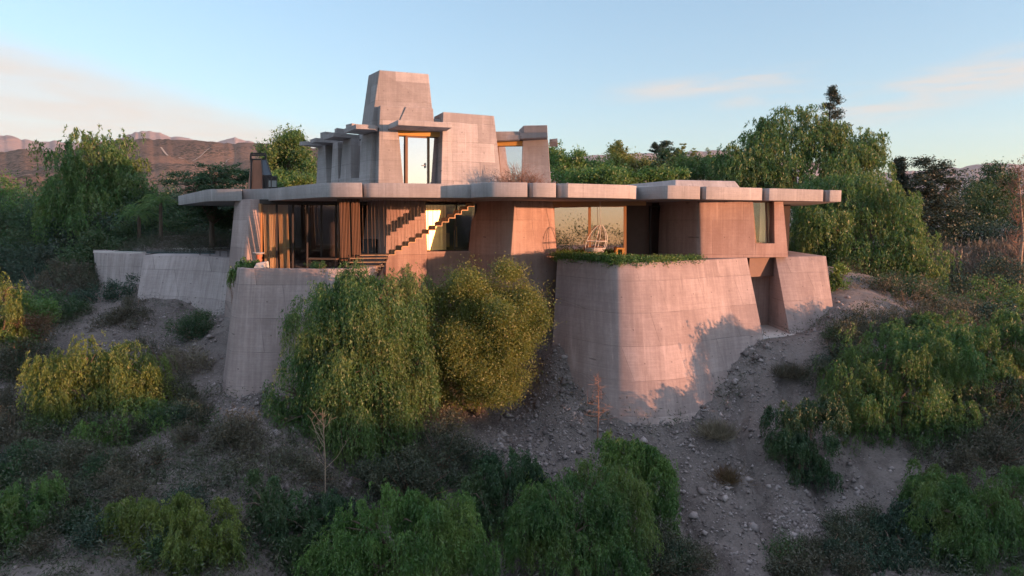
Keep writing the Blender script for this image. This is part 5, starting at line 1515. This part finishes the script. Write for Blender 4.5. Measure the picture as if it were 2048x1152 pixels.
def palm(u, v, Y, seed, label):
    r = np.random.default_rng(seed)
    c = P(u, v, Y)
    zb_ = gz1(c.x, c.y)
    root = thing('palm_tree', (c.x, c.y, min(zb_, c.z - 1)), label, 'palm')
    MB().tube([(c.x, c.y, min(zb_, c.z - 1)), (c.x + .1, c.y, c.z)], [.13, .1], 8).build('trunk', M['bark'], root, smooth=60)
    qs = []
    for i in range(26):
        an = r.uniform(0, 6.28)
        elv = r.uniform(.1, 1.2)
        ln = r.uniform(1.4, 2.1)
        k = np.linspace(.1, 1, 30)
        d = np.array([math.cos(an), math.sin(an)])
        x = np.stack([c.x + d[0] * ln * k * math.cos(elv * .8), c.y + d[1] * ln * k * math.cos(elv * .8), c.z + ln * (k * math.sin(elv) - .75 * k ** 2.2)], 1)
        for sgn in (-1, 1):
            dr = unit(np.stack([np.full(30, -d[1] * sgn + d[0] * .6), np.full(30, d[0] * sgn + d[1] * .6), np.full(30, -.5)], 1))
            qs.append(leaf_quads(x + dr * .16, dr, np.full(30, .42) * (1.1 - k * .6), np.full(30, .03), r))
    quads_mesh('fronds', np.vstack(qs), M['leaf_pepper'], root)
palm(318, 405, 44, 1, 'small feathery palm between the tall pepper tree and the acacia')
palm(275, 425, 45, 2, 'smaller palm half hidden under the tall pepper tree')
# undergrowth left of the pool
for i, (lab, mm, lb, cnt) in enumerate((
        ('dark bramble thicket on the slope right under the far pool end', 'leaf_blue', [(215, 600, 48, 26, 36.0), (255, 585, 30, 24, 36.2), (170, 610, 40, 24, 36.5)], 12000),
        ('deep green bramble along the skyline of the bare left slope', 'leaf_dark', [(130, 640, 40, 30, 34.5), (170, 630, 34, 24, 35.0), (110, 615, 30, 26, 35)], 11000),
        ('brown bush with dry tips left of the pool end', 'leaf_brown', [(125, 545, 40, 20, 40), (100, 570, 26, 24, 39), (150, 560, 30, 16, 40)], 9000),
        ('grey green brush between the pool end and the brown bush', 'leaf_scrub', [(165, 555, 30, 20, 39.0), (150, 585, 40, 24, 38), (185, 575, 20, 20, 38.4)], 9000),
        ('bluish dark brush patch at the far left behind the bright green bush', 'leaf_blue', [(75, 580, 40, 22, 40), (50, 555, 40, 24, 42), (95, 600, 24, 16, 38)], 9000))):
    shrub('shrub', lab, mm, lb, 'twiggy', cnt, (.13, .035), 90 + i)

# --- background trees behind the roof, centre
for i, (nm, lab, mm, lb, st, cnt) in enumerate((
        ('broadleaf_tree', 'sunlit olive green tree just right of the upper floor', 'leaf_green', [(1140, 335, 40, 26, 60), (1180, 345, 50, 24, 60), (1110, 320, 22, 26, 62), (1150, 355, 70, 16, 56)], 'bushy', 20000),
        ('broadleaf_tree', 'taller brownish tree above the left end of the roof light', 'leaf_olive', [(1238, 320, 30, 24, 70), (1265, 335, 30, 22, 70), (1215, 340, 34, 20, 68), (1240, 300, 14, 14, 70)], 'bushy', 16000),
        ('broadleaf_tree', 'dark green tree behind the middle of the roof light', 'leaf_dark', [(1320, 335, 42, 24, 72), (1290, 345, 40, 18, 70), (1365, 340, 30, 22, 72), (1340, 315, 20, 12, 72)], 'bushy', 18000),
        ('broadleaf_tree', 'yellowish green tree behind the right end of the roof light', 'leaf_pepper', [(1390, 340, 40, 22, 66), (1430, 345, 30, 26, 64), (1360, 350, 30, 14, 64)], 'bushy', 15000),
        ('broadleaf_tree', 'mid green shrubby tree low behind the roof edge in the middle', 'leaf_green', [(1200, 360, 60, 14, 52), (1270, 358, 50, 14, 54), (1330, 356, 50, 12, 54)], 'bushy', 14000))):
    tree(nm, lab, mm, lb, st, cnt, (.27, .10), 110 + i, None, .22, droop=2.0, dens=1.2)
tree('pine_tree', 'small dark pine standing above the treeline in the middle distance', 'leaf_blue', [(1325, 292, 22, 10, 80), (1318, 300, 16, 8, 80), (1328, 312, 10, 12, 80)], 'tier', 5000, (.3, .07), 116, None, .2)
for i, (u, v, lab) in enumerate(((1362, 304, 'little conifer tip between the dark pine and the tall tree on the right'), (1385, 312, 'smallest conifer tip right of its taller twin above the roof light'), (1417, 315, 'rounded conifer tip closest to the big weeping tree'))):
    tree('pine_tree', lab, 'leaf_olive', [(u, v, 8, 14, 78), (u, v + 14, 13, 12, 78)], 'tier', 2600, (.28, .07), 117 + i, None, .12)

# --- background trees, right
tree('pepper_tree', 'huge weeping pepper tree rising above the right end of the roof', 'leaf_pepper', [(1600, 270, 85, 45, 58), (1530, 300, 60, 50, 57), (1680, 290, 70, 45, 58), (1490, 350, 60, 45, 55), (1590, 350, 90, 60, 55), (1700, 350, 60, 60, 56), (1545, 255, 44, 26, 58), (1740, 300, 30, 34, 58), (1460, 330, 30, 40, 56)], 'weep', 72000, (.28, .075), 120, (1600, 520, 58), .45, droop=1.5, dens=1.5, sub=.38, gaps=-.6)
tree('pepper_tree', 'broad weeping pepper tree hanging down beside the right end of the house', 'leaf_pepper', [(1690, 400, 80, 60, 46), (1760, 430, 70, 70, 45), (1660, 470, 75, 70, 44), (1750, 510, 85, 50, 43.5), (1830, 510, 50, 50, 43), (1690, 550, 60, 30, 42.5), (1610, 480, 40, 60, 45), (1620, 400, 50, 40, 47), (1850, 545, 28, 30, 42.5)], 'weep', 80000, (.23, .06), 121, (1740, 600, 44.5), .4, droop=1.5, dens=1.5, sub=.38, gaps=-.6)
def conifer(label, u, v0, v1, hw, Y, seed, m='leaf_pine', n=9000):
    r = np.random.default_rng(seed)
    t_, b_ = P(u, v1, Y), P(u, v0, Y)
    gb = min(gz1(b_.x, b_.y), b_.z)
    root = thing('conifer', (b_.x, b_.y, gb), label, 'conifer')
    MB().tube([(b_.x, b_.y, gb), (t_.x, t_.y, t_.z)], [.25, .03], 7).build('trunk', M['bark'], root, smooth=60)
    H = t_.z - b_.z
    R0 = hw * Y / F
    ks = 34 if n < 6000 else 75
    qs = []
    for i in range(ks):
        a = (i + r.uniform(0, 1)) / ks
        rr = R0 * (1 - a) ** .75 * r.uniform(.55, 1.1) + .12
        an = r.uniform(0, 6.28)
        d = np.array([math.cos(an), math.sin(an), .18])
        m_ = n // ks
        s = r.uniform(.15, 1, m_)
        pos = np.array([b_.x, b_.y, b_.z + H * a]) + d * rr * s[:, None] + r.normal(size=(m_, 3)) * np.array([.2, .2, .11]) * (.5 + R0 * .25)
        qs.append(leaf_quads(pos, unit(r.normal(size=(m_, 3)) + d * .8), np.full(m_, .26), np.full(m_, .07), r))
    quads_mesh('crown', np.vstack(qs), M[m], root)
conifer('dark conifer top poking above the huge weeping tree', 1661, 290, 174, 40, 66, 1, 'leaf_pine', 4200)
conifer('dark brown cypress right of the broad weeping tree', 1790, 480, 318, 46, 60, 2, 'leaf_pine', 14000)
tree('cypress_tree', 'dark bronze cypress with a rounded top under the far blue mountain', 'leaf_pine', [(1862, 350, 34, 30, 58), (1850, 390, 46, 40, 58), (1890, 400, 40, 44, 57), (1860, 440, 60, 40, 56), (1900, 360, 18, 20, 58)], 'tier', 26000, (.24, .08), 122, None, .25, dens=1.4)
tree('broadleaf_tree', 'deep green broad tree near the right edge under the mountain', 'leaf_dark', [(1965, 380, 45, 36, 62), (2000, 370, 36, 32, 62), (1950, 420, 50, 40, 60), (2000, 430, 50, 40, 60)], 'bushy', 24000, (.25, .09), 123, None, .25, droop=1.8, dens=1.3)
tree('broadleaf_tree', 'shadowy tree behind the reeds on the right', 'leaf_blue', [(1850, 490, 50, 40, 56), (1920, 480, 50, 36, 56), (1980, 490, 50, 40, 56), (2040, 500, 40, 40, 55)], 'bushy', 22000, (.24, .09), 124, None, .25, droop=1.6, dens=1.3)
def poplar():
    r = np.random.default_rng(8)
    c = P(2036, 560, 46)
    t_ = P(2036, 335, 46)
    gb = min(gz1(c.x, c.y), c.z)
    root = thing('bare_poplar', (c.x, c.y, gb), 'pinkish leafless poplar at the right edge of the picture', 'tree')
    mb = MB().tube([(c.x, c.y, gb), (c.x + .1, c.y, (gb + t_.z) / 2), (t_.x, t_.y, t_.z)], [.14, .09, .02], 8)
    mb.build('trunk', M['pale_bark'], root, smooth=60)
    mb = MB()
    for i in range(70):
        a = r.uniform(.25, 1)
        p = Vector((c.x, c.y, gb)).lerp(Vector(t_), a)
        an = r.uniform(0, 6.28)
        ln = r.uniform(.5, 1.5) * (1.15 - a * .7)
        d = Vector((math.cos(an), math.sin(an), r.uniform(.4, 1.3)))
        e = p + d * ln
        mb.tube([p, p.lerp(e, .5) + Vector((0, 0, -.1)), e], [.03, .02, .008], 4, False)
        for k in range(5):
            f = p.lerp(e, r.uniform(.3, 1))
            mb.tube([f, f + Vector((r.normal() * .25, r.normal() * .25, r.uniform(0, .4)))], [.012, .005], 4, False)
    mb.build('branches', M['twig'], root)
    L = [(np.array([t_.x, t_.y, t_.z - 1.6]), np.array([1.0, 1.0, 1.9]))]
    foliage('leaves', 'leaf_rust', L, 'twiggy', 1300, (.12, .05), 88, root, in_m=True)
poplar()
# a wood that reads as one mass behind everything
def far_wood():
    lobes = []
    r = np.random.default_rng(31)
    for u in range(-180, 2300, 46):
        Y = r.uniform(72, 96)
        hv = r.uniform(385, 420) if (u < 480 or u > 1820) else r.uniform(360, 395)
        lobes.append((u, hv, r.uniform(30, 50), r.uniform(18, 32), Y))
        lobes.append((u + 20, 430, 45, 40, Y - 6))
    o = foliage('distant_wood', 'leaf_dark', lobes, 'bushy', 70000, (.42, .16), 130, None, droop=3.2)
    tag(o, 'dark band of distant trees behind the house', None, None, 'stuff')
far_wood()
# undergrowth on the ground that nobody could count
def undergrowth():
    r = np.random.default_rng(41)
    pts = []
    n = 60000
    x = r.uniform(-30, 34, n)
    y = r.uniform(14.5, 58, n)
    den = vnoise(x, y, 5.5, 11) + .5 * vnoise(x, y, 2.1, 12)
    # bare ground stays bare
    bare = np.exp(-(((x - 8.5) / 4.2) ** 2 + ((y - 24) / 8) ** 2)) + 1.2 * np.exp(-(((x + 15) / 8) ** 2 + ((y - 31) / 4.5) ** 2)) + np.exp(-(((x - 1.5) / 3.0) ** 2 + ((y - 26) / 4.0) ** 2))
    keep = (den - bare * 1.5 + .35 * (y < 20.5) + .3 * (x > 15) > .02) & ~((np.abs(x - 1) < 19) & (y > 27 + np.abs(x) * .1) & (y < 47))
    x, y = x[keep], y[keep]
    for line in ([(1120, 760, 28.0), (1200, 835, 26.3), (1290, 862, 25.6), (1400, 845, 26.2), (1460, 790, 27.4), (1530, 690, 29.3)], [(447, 790, 26.0), (460, 806, 25.1), (560, 812, 24.7), (650, 812, 24.7)], [(280, 606, 35.2), (460, 632, 32.6)], [(1585, 678, 30.2), (1672, 640, 31.6)]):
        pl = cat_rom([tuple(P(*q)) for q in line], 8) if len(line) > 2 else np.linspace(tuple(P(*line[0])), tuple(P(*line[1])), 20)
        k = r.integers(0, len(pl), 9 * len(line))
        x = np.concatenate([x, pl[k, 0] + r.normal(size=len(k)) * .25])
        y = np.concatenate([y, pl[k, 1] - np.abs(r.normal(size=len(k))) * .3])
    z = ground_z(x, y)
    n = len(x)
    K = 16
    sc = r.uniform(.5, 1.3, n)
    pos = np.stack([x, y, z + .06], 1)[:, None] + np.abs(r.normal(size=(n, K, 3))) * np.array([0, 0, .26]) * sc[:, None, None] + r.normal(size=(n, K, 3)) * np.array([.2, .2, .02]) * sc[:, None, None]
    dr = unit(r.normal(size=pos.shape) * np.array([.8, .8, .5]) + np.array([0, 0, .5]))
    N = n * K
    q = leaf_quads(pos.reshape(-1, 3), dr.reshape(-1, 3), r.uniform(.08, .22, N), r.uniform(.018, .04, N), r)
    tag(quads_mesh('undergrowth', q, M['leaf_scrub']), 'low dry undergrowth covering the slopes', None, None, 'stuff')
undergrowth()

# --- more plants that close the gaps between the trees of the lower slope
tree('pepper_tree', 'dark tree filling the corner between the two bottom left pepper trees', 'leaf_dark', [(150, 1080, 60, 46, 17.8), (190, 1120, 50, 40, 17.4), (120, 1130, 50, 40, 17.3), (175, 1040, 36, 30, 18.2)], 'weep', 30000, (.12, .032), 301, (160, 1200, 17.6), .09, droop=0.50, dens=1.2)
tree('pepper_tree', 'dusky green tree at the left edge below the brown scrub', 'leaf_dark', [(20, 960, 60, 42, 20.8), (70, 985, 46, 36, 20.2), (-20, 1000, 50, 40, 20)], 'weep', 24000, (.13, .034), 302, (20, 1060, 20.2), .09, droop=0.50, dens=1.2)
tree('pepper_tree', 'bluish green tree standing in the gap right of the bottom dark feathery tree', 'leaf_blue', [(690, 1040, 40, 36, 19.4), (660, 1010, 36, 30, 19.8), (720, 1010, 30, 26, 19.8)], 'weep', 15000, (.12, .03), 303, (685, 1100, 19.4), .08, droop=0.50)
shrub('shrub', 'dark thicket between the weeping pepper tree foot and the bottom green tree', 'leaf_scrub', [(820, 950, 60, 34, 21.6), (760, 960, 50, 30, 21.4), (880, 965, 46, 30, 21.4)], 'twiggy', 13000, (.10, .03), 304)
shrub('shrub', 'brown black thicket around the foot of the bare sapling', 'leaf_brown', [(590, 950, 50, 28, 21.0), (640, 965, 46, 26, 20.8), (545, 945, 36, 26, 21.2)], 'twiggy', 12000, (.09, .026), 305)
shrub('shrub', 'dusky bush left of the dark bronze bush on the lower left slope', 'leaf_scrub', [(385, 930, 46, 34, 21.6), (420, 950, 40, 28, 21.2), (350, 960, 40, 26, 21)], 'twiggy', 12000, (.09, .028), 306)
shrub('shrub', 'dull green bush close behind the right edge of the dark green slope tree', 'leaf_dark', [(400, 850, 34, 26, 24.0), (425, 870, 26, 20, 23.6)], 'twiggy', 7000, (.09, .03), 307)
tree('pepper_tree', 'grey green tree between the bank tree and the right picture edge', 'leaf_dark', [(1930, 790, 50, 44, 26.2), (1990, 810, 50, 40, 26.0), (2040, 790, 40, 44, 26.2), (1960, 850, 50, 30, 25.4)], 'weep', 28000, (.15, .04), 308, (1970, 900, 25.8), .1, droop=0.54, dens=1.2)
shrub('shrub', 'tall brown brush under the right edge tree', 'leaf_brown', [(1990, 900, 56, 34, 23.6), (2040, 920, 40, 36, 23.0), (1940, 930, 40, 26, 22.8)], 'twiggy', 12000, (.10, .03), 309)
tree('pepper_tree', 'olive feathery tree low on the right slope left of the bottom corner tree', 'leaf_pepper', [(1870, 960, 44, 34, 22.0), (1910, 985, 40, 30, 21.6), (1840, 990, 36, 28, 21.4)], 'weep', 18000, (.13, .034), 310, (1870, 1040, 21.6), .08, droop=0.50)
shrub('shrub', 'dark scrub at the bottom edge below the gravel gully', 'leaf_scrub', [(1640, 1130, 50, 30, 19.2), (1590, 1145, 40, 24, 18.8), (1700, 1090, 40, 26, 19.8)], 'twiggy', 11000, (.10, .03), 311)
shrub('shrub', 'low olive scrub between the bank bush and the big bank tree', 'leaf_scrub', [(1700, 720, 44, 26, 27.8), (1660, 760, 36, 24, 26.6), (1690, 690, 40, 20, 28.6)], 'twiggy', 11000, (.10, .03), 312)
tree('pepper_tree', 'olive green tree on the right slope just under the undergrowth patch', 'leaf_pepper', [(1830, 660, 60, 30, 30.5), (1890, 655, 50, 30, 31.0), (1770, 672, 40, 22, 30.0)], 'weep', 22000, (.16, .042), 313, (1840, 720, 30.4), .1, droop=0.50, dens=1.2)
shrub('shrub', 'dark brush closing the slope behind the olive green tree on the right', 'leaf_blue', [(1930, 640, 60, 26, 35), (2010, 640, 60, 30, 34.5), (1870, 625, 40, 22, 35.5)], 'bushy', 14000, (.15, .055), 314)
shrub('shrub', 'dry brown bush left of the yellow green slope tree', 'leaf_brown', [(20, 800, 44, 30, 25.8), (50, 830, 36, 26, 25.0), (-20, 810, 40, 30, 25.6)], 'twiggy', 11000, (.10, .028), 315)
shrub('shrub', 'grey green scrub on the slope between the yellow green tree and the straw shrub', 'leaf_scrub', [(345, 790, 34, 26, 26.0), (380, 800, 30, 22, 25.6)], 'twiggy', 8000, (.09, .028), 316)
shrub('shrub', 'brown thorn bush on the skyline of the left slope right of the bramble', 'leaf_brown', [(255, 640, 34, 22, 33.4), (285, 655, 26, 18, 32.6), (265, 615, 26, 20, 34.6)], 'twiggy', 9500, (.11, .03), 317)
shrub('shrub', 'dense dark bush under the hanging crown right of the wing wall', 'leaf_dark', [(1740, 585, 44, 30, 37), (1790, 590, 50, 36, 37), (1850, 600, 50, 34, 36.5), (1720, 610, 36, 22, 35.5), (1780, 625, 44, 20, 34)], 'bushy', 26000, (.13, .05), 318)
shrub('shrub', 'dry grassy bush in the sun at the corner of the wing wall', 'leaf_grey', [(1690, 588, 22, 14, 35.5), (1712, 598, 20, 12, 35.2)], 'twiggy', 5000, (.12, .024), 319)
shrub('shrub', 'grey green brush below the stone steps', 'leaf_scrub', [(1790, 645, 50, 20, 31.5), (1840, 635, 50, 22, 32.5), (1740, 672, 40, 20, 29.6), (1900, 640, 50, 24, 32)], 'twiggy', 15000, (.10, .03), 320)
shrub('shrub', 'dark bush on the bottom edge at the far left', 'leaf_scrub', [(40, 1130, 60, 36, 17.0), (100, 1145, 50, 30, 16.8), (10, 1090, 40, 30, 17.4)], 'twiggy', 15000, (.085, .024), 321)
shrub('shrub', 'dark bush on the bottom edge between the golden green tree and the corner', 'leaf_dark', [(200, 1140, 50, 30, 17.0), (250, 1150, 40, 26, 16.8)], 'twiggy', 10000, (.085, .026), 322)
shrub('shrub', 'dull brush in the middle of the lower left slope', 'leaf_scrub', [(300, 965, 60, 26, 20.6), (240, 985, 46, 24, 20.0), (350, 985, 50, 26, 20.2)], 'twiggy', 14000, (.09, .026), 323)
def scatter_scrub():
    """small scrub bushes nobody could tell apart, each its own thing"""
    r = np.random.default_rng(61)
    zones = [((0, 330), (880, 1010), 22.0), ((330, 560), (830, 960), 23.0), ((760, 960), (860, 990), 23.0), ((1900, 2048), (700, 1000), 26.0), ((1560, 1800), (900, 1120), 21.5), ((0, 120), (680, 860), 27.5), ((1320, 1400), (1040, 1150), 19.5), ((1650, 1760), (680, 800), 28.5), ((700, 980), (930, 1010), 21.8), ((0, 240), (1000, 1150), 18.0), ((230, 520), (1020, 1150), 17.8), ((0, 260), (920, 1020), 20.4), ((1740, 1900), (640, 700), 30.4), ((20, 330), (840, 940), 23.2), ((1560, 1760), (1040, 1150), 19.6)]
    mats = ['leaf_scrub', 'leaf_brown', 'leaf_dark', 'leaf_scrub', 'leaf_blue']
    for zi, (ur, vr, Y0) in enumerate(zones):
        for k in range(6):
            u, v = r.uniform(*ur), r.uniform(*vr)
            Y = Y0 - (v - (vr[0] + vr[1]) / 2) * .016
            c = P(u, v, Y)
            z = gz1(c.x, c.y)
            R = r.uniform(.28, .62)
            L = [(np.array([c.x, c.y, z + R * .5]), np.array([R, R, R * .7])), (np.array([c.x + R * r.uniform(-.9, .9), c.y + R * .5, z + R * .35]), np.array([R, R, R * .6]) * .7)]
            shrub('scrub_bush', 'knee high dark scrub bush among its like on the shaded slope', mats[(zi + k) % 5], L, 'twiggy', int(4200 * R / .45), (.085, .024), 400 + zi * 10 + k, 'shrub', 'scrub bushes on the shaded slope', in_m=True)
scatter_scrub()

# --- loose stones on the slopes
def gravel():
    r = np.random.default_rng(51)
    spots = [(1120, 790, 28.0, 1.6, 900), (1080, 840, 26.2, 1.4, 900), (1650, 1000, 22.0, 1.5, 1500), (1640, 1080, 20.2, 1.0, 900), (1450, 1000, 22.4, 2.4, 1500), (1420, 900, 24.4, 1.6, 700), (1100, 850, 26.0, 1.6, 1500), (1300, 950, 23.6, 1.6, 500), (300, 700, 29.5, 3.0, 1300), (160, 690, 31.5, 2.0, 700),
             (430, 820, 24.8, 1.8, 900), (580, 900, 22.0, 2.0, 700), (130, 930, 21.6, 2.2, 900), (1600, 700, 31.0, 1.8, 700), (1780, 780, 27.5, 2.2, 700), (2000, 760, 28, 2.5, 600), (720, 1000, 21.2, 1.8, 700), (1000, 920, 24, 2.0, 800), (1500, 800, 27.6, 1.6, 600), (40, 800, 26, 2.2, 500), (380, 640, 32.5, 2.5, 500), (1150, 800, 27.6, .7, 420), (1250, 862, 26.2, .8, 420), (1360, 862, 26.0, .8, 420), (1450, 790, 27.4, .7, 350), (1500, 715, 28.8, .6, 260), (450, 805, 25.3, .7, 260), (540, 815, 24.5, .9, 300), (1620, 668, 31.4, .9, 260), (370, 622, 33.4, 1.6, 260)]
    C, S = [], []
    for u, v, Y, sg, n in spots:
        c = P(u, v, Y)
        C.append(np.stack([c.x + r.normal(size=n) * sg, c.y + r.normal(size=n) * sg], 1))
        S.append(np.clip(r.lognormal(-3.5, .62, n), .01, .2))
    C, S = np.vstack(C), np.concatenate(S)
    ok = (C[:, 1] > 14)
    C, S = C[ok], S[ok]
    z = ground_z(C[:, 0], C[:, 1])
    base = np.array([(1, 0, 0), (-1, 0, 0), (0, 1, 0), (0, -1, 0), (0, 0, 1), (0, 0, -1)], float)
    tri = np.array([(0, 2, 4), (2, 1, 4), (1, 3, 4), (3, 0, 4), (2, 0, 5), (1, 2, 5), (3, 1, 5), (0, 3, 5)])
    n = len(C)
    V = base[None] * r.uniform(.6, 1.35, (n, 6, 1)) + r.normal(size=(n, 6, 3)) * .22
    V *= (S[:, None, None] * np.array([1, 1, .8]))
    an = r.uniform(0, 6.28, n)
    ca, sa = np.cos(an), np.sin(an)
    X = V[:, :, 0] * ca[:, None] - V[:, :, 1] * sa[:, None]
    Yy = V[:, :, 0] * sa[:, None] + V[:, :, 1] * ca[:, None]
    V = np.stack([X + C[:, 0:1], Yy + C[:, 1:2], V[:, :, 2] + (z + S * .1)[:, None]], 2)
    me = bpy.data.meshes.new('gravel')
    me.vertices.add(n * 6)
    me.vertices.foreach_set('co', V.astype(np.float32).ravel())
    f = (tri[None] + (np.arange(n) * 6)[:, None, None]).reshape(-1, 3).astype(np.int32)
    me.loops.add(f.size)
    me.loops.foreach_set('vertex_index', f.ravel())
    me.polygons.add(len(f))
    me.polygons.foreach_set('loop_start', np.arange(0, f.size, 3, dtype=np.int32))
    me.update(calc_edges=True)
    me.materials.append(M['stones'])
    o = bpy.data.objects.new('gravel', me)
    COL.objects.link(o)
    tag(o, 'loose pale stones scattered over the bare slopes', None, None, 'stuff')
gravel()

# --- trees on the near side of the valley, outside the picture to the right: they shade the bastion
def side_tree(x, y, ztop, R, label, seed, m='leaf_pepper'):
    r = np.random.default_rng(seed)
    g = gz1(x, y)
    L = [(np.array([x, y, ztop - R * 1.0]), np.array([R, R, R])), (np.array([x - R * .6, y - R * .6, ztop - R * 1.6]), np.array([R * .8, R * .8, R * .8])), (np.array([x + R * .6, y + R * .7, ztop - R * 1.7]), np.array([R * .8, R * .8, R * .8]))]
    root = thing('pepper_tree', (x, y, g), label, 'tree')
    trunk(L, (x, y, g), r, 'bark', root, .18)
    foliage('crown', m, L, 'weep', 16000, (.22, .06), seed, root, in_m=True, droop=.9)
def valley_wood():
    r = np.random.default_rng(71)
    L = []
    for x in np.arange(-46, 34, 3.6):
        y = -34 + r.uniform(-7, 7)
        top = r.uniform(-1.5, 1.6)
        R = r.uniform(1.8, 3.0)
        L.append((np.array([x, y, top - R]), np.array([R, R, R * 1.1])))
        L.append((np.array([x + 1.5, y + 1, top - R * 2.4]), np.array([R, R, R * 1.5]) * 1.25))
    o = foliage('valley_wood', 'leaf_dark', L, 'bushy', 30000, (.4, .17), 131, None, in_m=True, droop=2.4)
    tag(o, 'wood on the opposite bank of the valley behind the viewpoint', None, None, 'stuff')
valley_wood()
side_tree(30.9, 19.3, -3.15, .86, 'pepper tree on the bank to the right that throws its shadow on the big bastion', 201)

# --- the evening air: one even box of haze round everything
HD = 5.0e-5
hb = MB().box((0, 0, 170), 7000, 7000, 560)
hm = bpy.data.materials.new('haze')
hm.use_nodes = True
ht = NT(hm.node_tree)
hv = ht.n('ShaderNodeVolumePrincipled', ins={'Color': (0.86, 0.88, 0.95, 1), 'Density': HD, 'Anisotropy': 0.0})
ht.t.links.new(hv.outputs[0], ht.n('ShaderNodeOutputMaterial').inputs['Volume'])
hz_ = hb.build('haze', hm)
tag(hz_, None, None, None, 'stuff')
